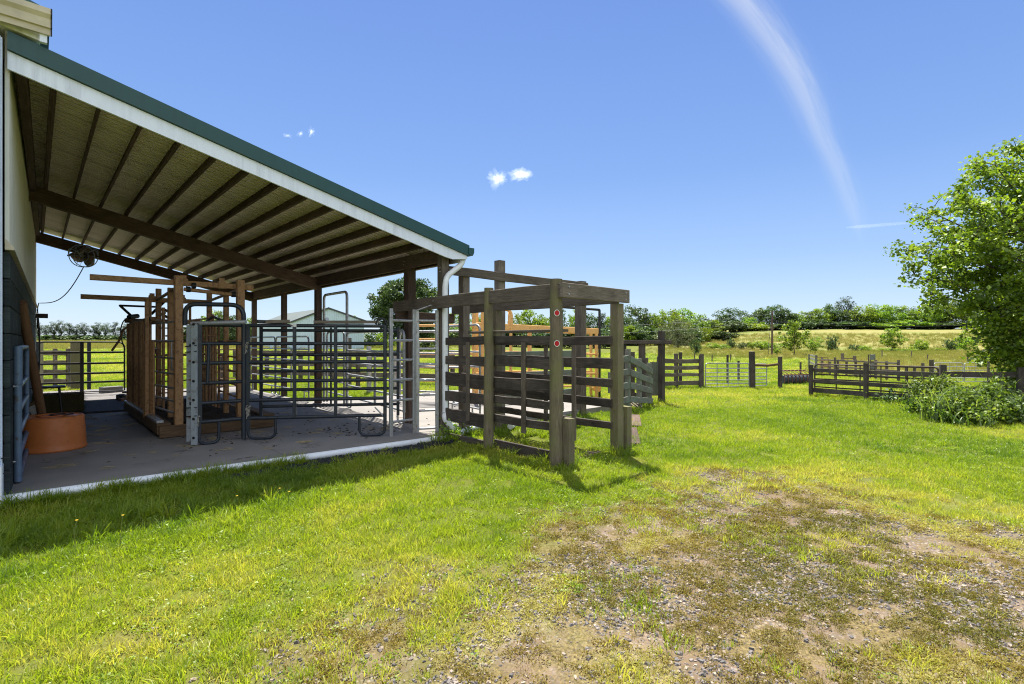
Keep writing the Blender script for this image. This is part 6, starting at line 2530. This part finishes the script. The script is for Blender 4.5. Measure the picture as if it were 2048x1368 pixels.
# a few yellow flowers along the shade line
for i, (px_, py_, zt) in enumerate(((147, 1053, .26), (240, 1044, .27), (470, 985, .22), (556, 972, .24), (575, 975, .22), (640, 965, .2))):
    x_, y_ = gp(px_, py_+55, -.1)
    fl = thing('yellow_flower', ['yellow flower on a thin stem, leftmost along the shade line', 'yellow flower second from the left along the shade line', 'yellow flower near the middle of the shade line',
                                 'taller yellow flower right of the middle of the shade line', 'small yellow flower close beside the taller one', 'rightmost yellow flower along the shade line'][i], 'flower', (x_, y_, -.1))
    tube([(x_, y_, -.1), (x_+.01, y_, zt-.15), (x_+.02, y_+.01, zt-.1)], .0025, 4).build('stem', 'leaf_r', fl)
    mb = MB()
    for k in range(9):
        a = 2*PI*k/9
        c_ = Vector((x_+.02, y_+.01, zt-.1))
        mb.add([c_, c_+Vector((math.cos(a-.25)*.009, math.sin(a-.25)*.009, .006)), c_+Vector((math.cos(a)*.012, math.sin(a)*.012, .007)), c_+Vector((math.cos(a+.25)*.009, math.sin(a+.25)*.009, .006))], [[0, 1, 2, 3]])
    mb.build('petals', 'flower', fl)

# ================================================================== SKY
def cloud(name, label, px, py, w, h, dens, seed, n=9):
    d = 3000.
    c = P(px, py, d)
    rx, rz_ = w*d/FPX/2, h*d/FPX/2
    t = thing(name, label, 'cloud', c)
    for part, k, dn, amp in (('core', .72, dens, 1.25), ('fringe', 1.12, dens*.22, 1.7)):
        mb = MB()
        m_, n_ = 40, 64
        prof = [(math.sin(PI*i/m_), -math.cos(PI*i/m_)) for i in range(m_+1)]
        mb.lathe((0, 0, 0), prof, n_)
        v = np.array(mb.v)
        f = fbm(v[:, 0]*1.6+seed*3.1+v[:, 1]*.9, v[:, 2]*1.6+v[:, 1]*1.3+seed, seed, 6)
        f2 = fbm(v[:, 0]*5+seed-v[:, 1]*3, v[:, 2]*5+v[:, 1]*3, seed+5, 5)
        r = np.clip(.15+amp*(f-.3)*1.3+.9*(f2-.5), .08, 1.3)*k
        v = v*r[:, None]
        ax = Vector((ST, -CT, 0))
        mb.v = [tuple(c+ax*(q[0]*rx)+df*(q[1]*rx*.7)+UP*(q[2]*rz_*1.15)) for q in v]
        mb.build(part, cloudmat(name+'_'+part, dn), t)


cloud('cloud', 'larger ragged white puff left of the small pair in mid sky', 998, 359, 44, 34, .022, 3)
cloud('cloud', 'small flat white puff right of the pair in mid sky', 1040, 349, 48, 20, .022, 4)
cloud('cloud', 'tiny white puff, rightmost of the three over the shed roof', 623, 264, 20, 15, .022, 5)
cloud('cloud', 'tiny white wisp, middle of the three over the shed roof', 601, 268, 16, 11, .02, 6)
cloud('cloud', 'tiny white wisp, leftmost of the three over the shed roof', 577, 272, 15, 9, .02, 7)


def trail(label, pts, dens, name, seed, layers):
    d = 5200.
    rs_ = random.Random(seed)
    m0 = P(*pts[len(pts)//2][:2], d)
    t = thing(name, label, 'contrail', m0) if layers > 1 else None
    mt = cloudmat(name+'_vapour', dens)
    for k in range(layers):
        f = (k+1)/layers
        path = [P(px_-(1-f)*w*.12, py_, d) for px_, py_, w in pts]
        rr = [w*d/FPX/2*f for px_, py_, w in pts]
        pp, r2 = [], []
        for i in range(len(path)-1):
            for t_ in (0, .25, .5, .75):
                a, b, c, e = path[max(i-1, 0)], path[i], path[i+1], path[min(i+2, len(path)-1)]
                pp.append(.5*((2*b)+(c-a)*t_+(2*a-5*b+4*c-e)*t_*t_+(-a+3*b-3*c+e)*t_**3))
                r2.append(rr[i]*(1-t_)+rr[i+1]*t_)
        pp.append(path[-1])
        r2.append(rr[-1])
        mb = MB()
        mb.tube(pp, 100, 18, rs=r2)
        o = mb.build('vapour' if t else name, mt, t)
        if not t:
            tag(o, label, 'contrail')


trail('short thin white trail low in the sky left of the maple', [(1692, 455, 3), (1720, 453, 8), (1760, 450, 7), (1800, 447, 6), (1825, 446, 2)], .0025, 'contrail', 5, 1)

w = bpy.data.worlds.new('World')
SC.world = w
w.use_nodes = True
nt = w.node_tree
nt.nodes.clear()
SUN_AZ, SUN_EL = 55.4, 64.
out = nt.nodes.new('ShaderNodeOutputWorld')
bgn = nt.nodes.new('ShaderNodeBackground')
sky = nt.nodes.new('ShaderNodeTexSky')
sky.sky_type = 'NISHITA'
sky.sun_disc = False
sky.sun_elevation = math.radians(SUN_EL)
sky.sun_rotation = math.radians(90-SUN_AZ)
sky.altitude = 200
sky.air_density = 1.0
sky.dust_density = .3
sky.ozone_density = 2.2
bgn.inputs['Strength'].default_value = .1
# clear June sky: the sky model pulled towards a blue gradient by height above the horizon, its unseen zenith brightened to lift shade
tc_ = nt.nodes.new('ShaderNodeTexCoord')
sp = nt.nodes.new('ShaderNodeSeparateXYZ')
nt.links.new(tc_.outputs['Generated'], sp.inputs[0])
rp = nt.nodes.new('ShaderNodeValToRGB')
el_ = rp.color_ramp.elements
STOPS = [(.0, (.60, .75, .93)), (.05, (.52, .69, .93)), (.15, (.34, .53, .91)), (.3, (.21, .39, .83)), (.55, (.138, .283, .74)), (.78, (.34, .52, .88)), (1., (.75, .88, 1.))]
while len(el_) < len(STOPS):
    el_.new(.5)
for e_, (p_, c_) in zip(el_, STOPS):
    e_.position = p_
    e_.color = (*c_, 1)
nt.links.new(sp.outputs[2], rp.inputs[0])
sc_ = nt.nodes.new('ShaderNodeVectorMath')
sc_.operation = 'SCALE'
sc_.inputs['Scale'].default_value = 3.5
nt.links.new(rp.outputs[0], sc_.inputs[0])
mxs = nt.nodes.new('ShaderNodeMix')
mxs.data_type = 'RGBA'
mxs.inputs['Factor'].default_value = .85
nt.links.new(sky.outputs[0], mxs.inputs[6])
# brighter sky added on the unseen side behind the camera to lift the shade
dt = nt.nodes.new('ShaderNodeVectorMath')
dt.operation = 'DOT_PRODUCT'
dt.inputs[1].default_value = (-CT, -ST, .25)
nt.links.new(tc_.outputs['Generated'], dt.inputs[0])
mr_ = nt.nodes.new('ShaderNodeMapRange')
mr_.inputs['From Min'].default_value = .0
mr_.inputs['From Max'].default_value = .8
nt.links.new(dt.outputs['Value'], mr_.inputs['Value'])
hz = nt.nodes.new('ShaderNodeMix')
hz.data_type = 'RGBA'
nt.links.new(mr_.outputs['Result'], hz.inputs['Factor'])
nt.links.new(sc_.outputs[0], hz.inputs[6])
hz.inputs[7].default_value = (5.2, 5.4, 5.9, 1)
nt.links.new(hz.outputs[2], mxs.inputs[7])
# the old vapour trail: a soft fibrous band laid on the sky by azimuth and height
def wn(op, a, b=None):
    m_ = nt.nodes.new('ShaderNodeMath')
    m_.operation = op
    for s_, v_ in zip(m_.inputs, (a, b)):
        if v_ is None:
            continue
        if isinstance(v_, (int, float)):
            s_.default_value = v_
        else:
            nt.links.new(v_, s_)
    return m_.outputs[0]


def wcurve(v, pts):
    f = nt.nodes.new('ShaderNodeFloatCurve')
    c = f.mapping.curves[0]
    c.points[0].location = pts[0]
    c.points[1].location = pts[-1]
    for p in pts[1:-1]:
        c.points.new(*p)
    f.mapping.update()
    nt.links.new(v, f.inputs['Value'])
    return f.outputs[0]


az = wn('ARCTAN2', sp.outputs[1], sp.outputs[0])
TR = [(1385, -110, 62), (1478, -10, 58), (1534, 62, 53), (1583, 137, 47), (1616, 205, 42), (1644, 273, 37), (1669, 325, 34), (1690, 376, 31), (1707, 425, 26), (1718, 462, 17), (1727, 510, 8)]
TA = []
for px_, py_, wd in TR:
    v_ = P(px_, py_, 1)-Vector((0, 0, HC))
    v2 = P(px_+wd, py_, 1)-Vector((0, 0, HC))
    a1 = math.atan2(v_.y, v_.x)
    TA.append((v_.normalized().z, a1, abs(math.atan2(v2.y, v2.x)-a1)))
TA.sort()
zz_ = sp.outputs[2]
cen = wcurve(zz_, [(0., TA[0][1])]+[(t[0], t[1]) for t in TA]+[(1., TA[-1][1])])
wid = wcurve(zz_, [(0., TA[0][2])]+[(t[0], t[2]) for t in TA]+[(1., TA[-1][2])])
dist = wn('DIVIDE', wn('SUBTRACT', az, cen), wid)
nse = nt.nodes.new('ShaderNodeTexNoise')
nse.inputs['Scale'].default_value = 1.
nse.inputs['Detail'].default_value = 7
nse.inputs['Roughness'].default_value = .62
cb = nt.nodes.new('ShaderNodeCombineXYZ')
nt.links.new(wn('MULTIPLY', dist, 2.6), cb.inputs[0])
nt.links.new(wn('MULTIPLY', zz_, 9.), cb.inputs[1])
nt.links.new(cb.outputs[0], nse.inputs['Vector'])
wob = wn('ADD', dist, wn('MULTIPLY', wn('SUBTRACT', nse.outputs['Fac'], .5), .9))
prof_ = wn('EXPONENT', wn('MULTIPLY', wn('MULTIPLY', wob, wob), -2.6))
fade = wcurve(zz_, [(0., 0.), (TA[0][0], 0.), (TA[2][0], .16), (TA[5][0], .3), (TA[8][0], .42), (1., .5)])
dens_ = wn('MULTIPLY', wn('MULTIPLY', prof_, fade), wn('ADD', wn('MULTIPLY', nse.outputs['Fac'], 1.1), .35))
ctm = nt.nodes.new('ShaderNodeMix')
ctm.data_type = 'RGBA'
nt.links.new(dens_, ctm.inputs['Factor'])
nt.links.new(mxs.outputs[2], ctm.inputs[6])
ctm.inputs[7].default_value = (3.3, 3.45, 3.65, 1)
nt.links.new(ctm.outputs[2], bgn.inputs['Color'])
nt.links.new(bgn.outputs[0], out.inputs['Surface'])

sd = bpy.data.lights.new('sun', 'SUN')
sd.energy = 4.6
sd.angle = math.radians(.5)
sd.color = (1, .95, .86)
so = bpy.data.objects.new('sun', sd)
COL.objects.link(so)
sv = Vector((math.cos(math.radians(SUN_EL))*math.cos(math.radians(SUN_AZ)), math.cos(math.radians(SUN_EL))*math.sin(math.radians(SUN_AZ)), math.sin(math.radians(SUN_EL))))
so.rotation_euler = sv.to_track_quat('Z', 'Y').to_euler()
so.location = (0, 0, 40)

cam = bpy.data.cameras.new('camera')
cam.sensor_width = 36
cam.lens = FPX/2048*36
cam.clip_start = .05
cam.clip_end = 20000
co = bpy.data.objects.new('camera', cam)
COL.objects.link(co)
co.location = (0, 0, HC)
co.rotation_euler = (PI/2, 0, TH-PI/2+math.radians(0))
co.rotation_euler = df.to_track_quat('-Z', 'Y').to_euler()
SC.camera = co

SC.view_settings.view_transform = 'Standard'
SC.view_settings.look = 'None'
SC.view_settings.exposure = 1.45
SC.view_settings.gamma = 1
SC.cycles.max_bounces = 8
SC.cycles.diffuse_bounces = 6
SC.cycles.transmission_bounces = 6
SC.cycles.transparent_max_bounces = 8
SC.cycles.volume_bounces = 1
SC.cycles.sample_clamp_indirect = 4
SC.cycles.use_denoising = True
SC.cycles.denoising_prefilter = 'NONE'
SC.cycles.denoising_quality = 'HIGH'
SC.cycles.use_adaptive_sampling = False
SC.cycles.filter_width = 1.1
for o in bpy.data.objects:
    if 'base' in o:
        del o['base']
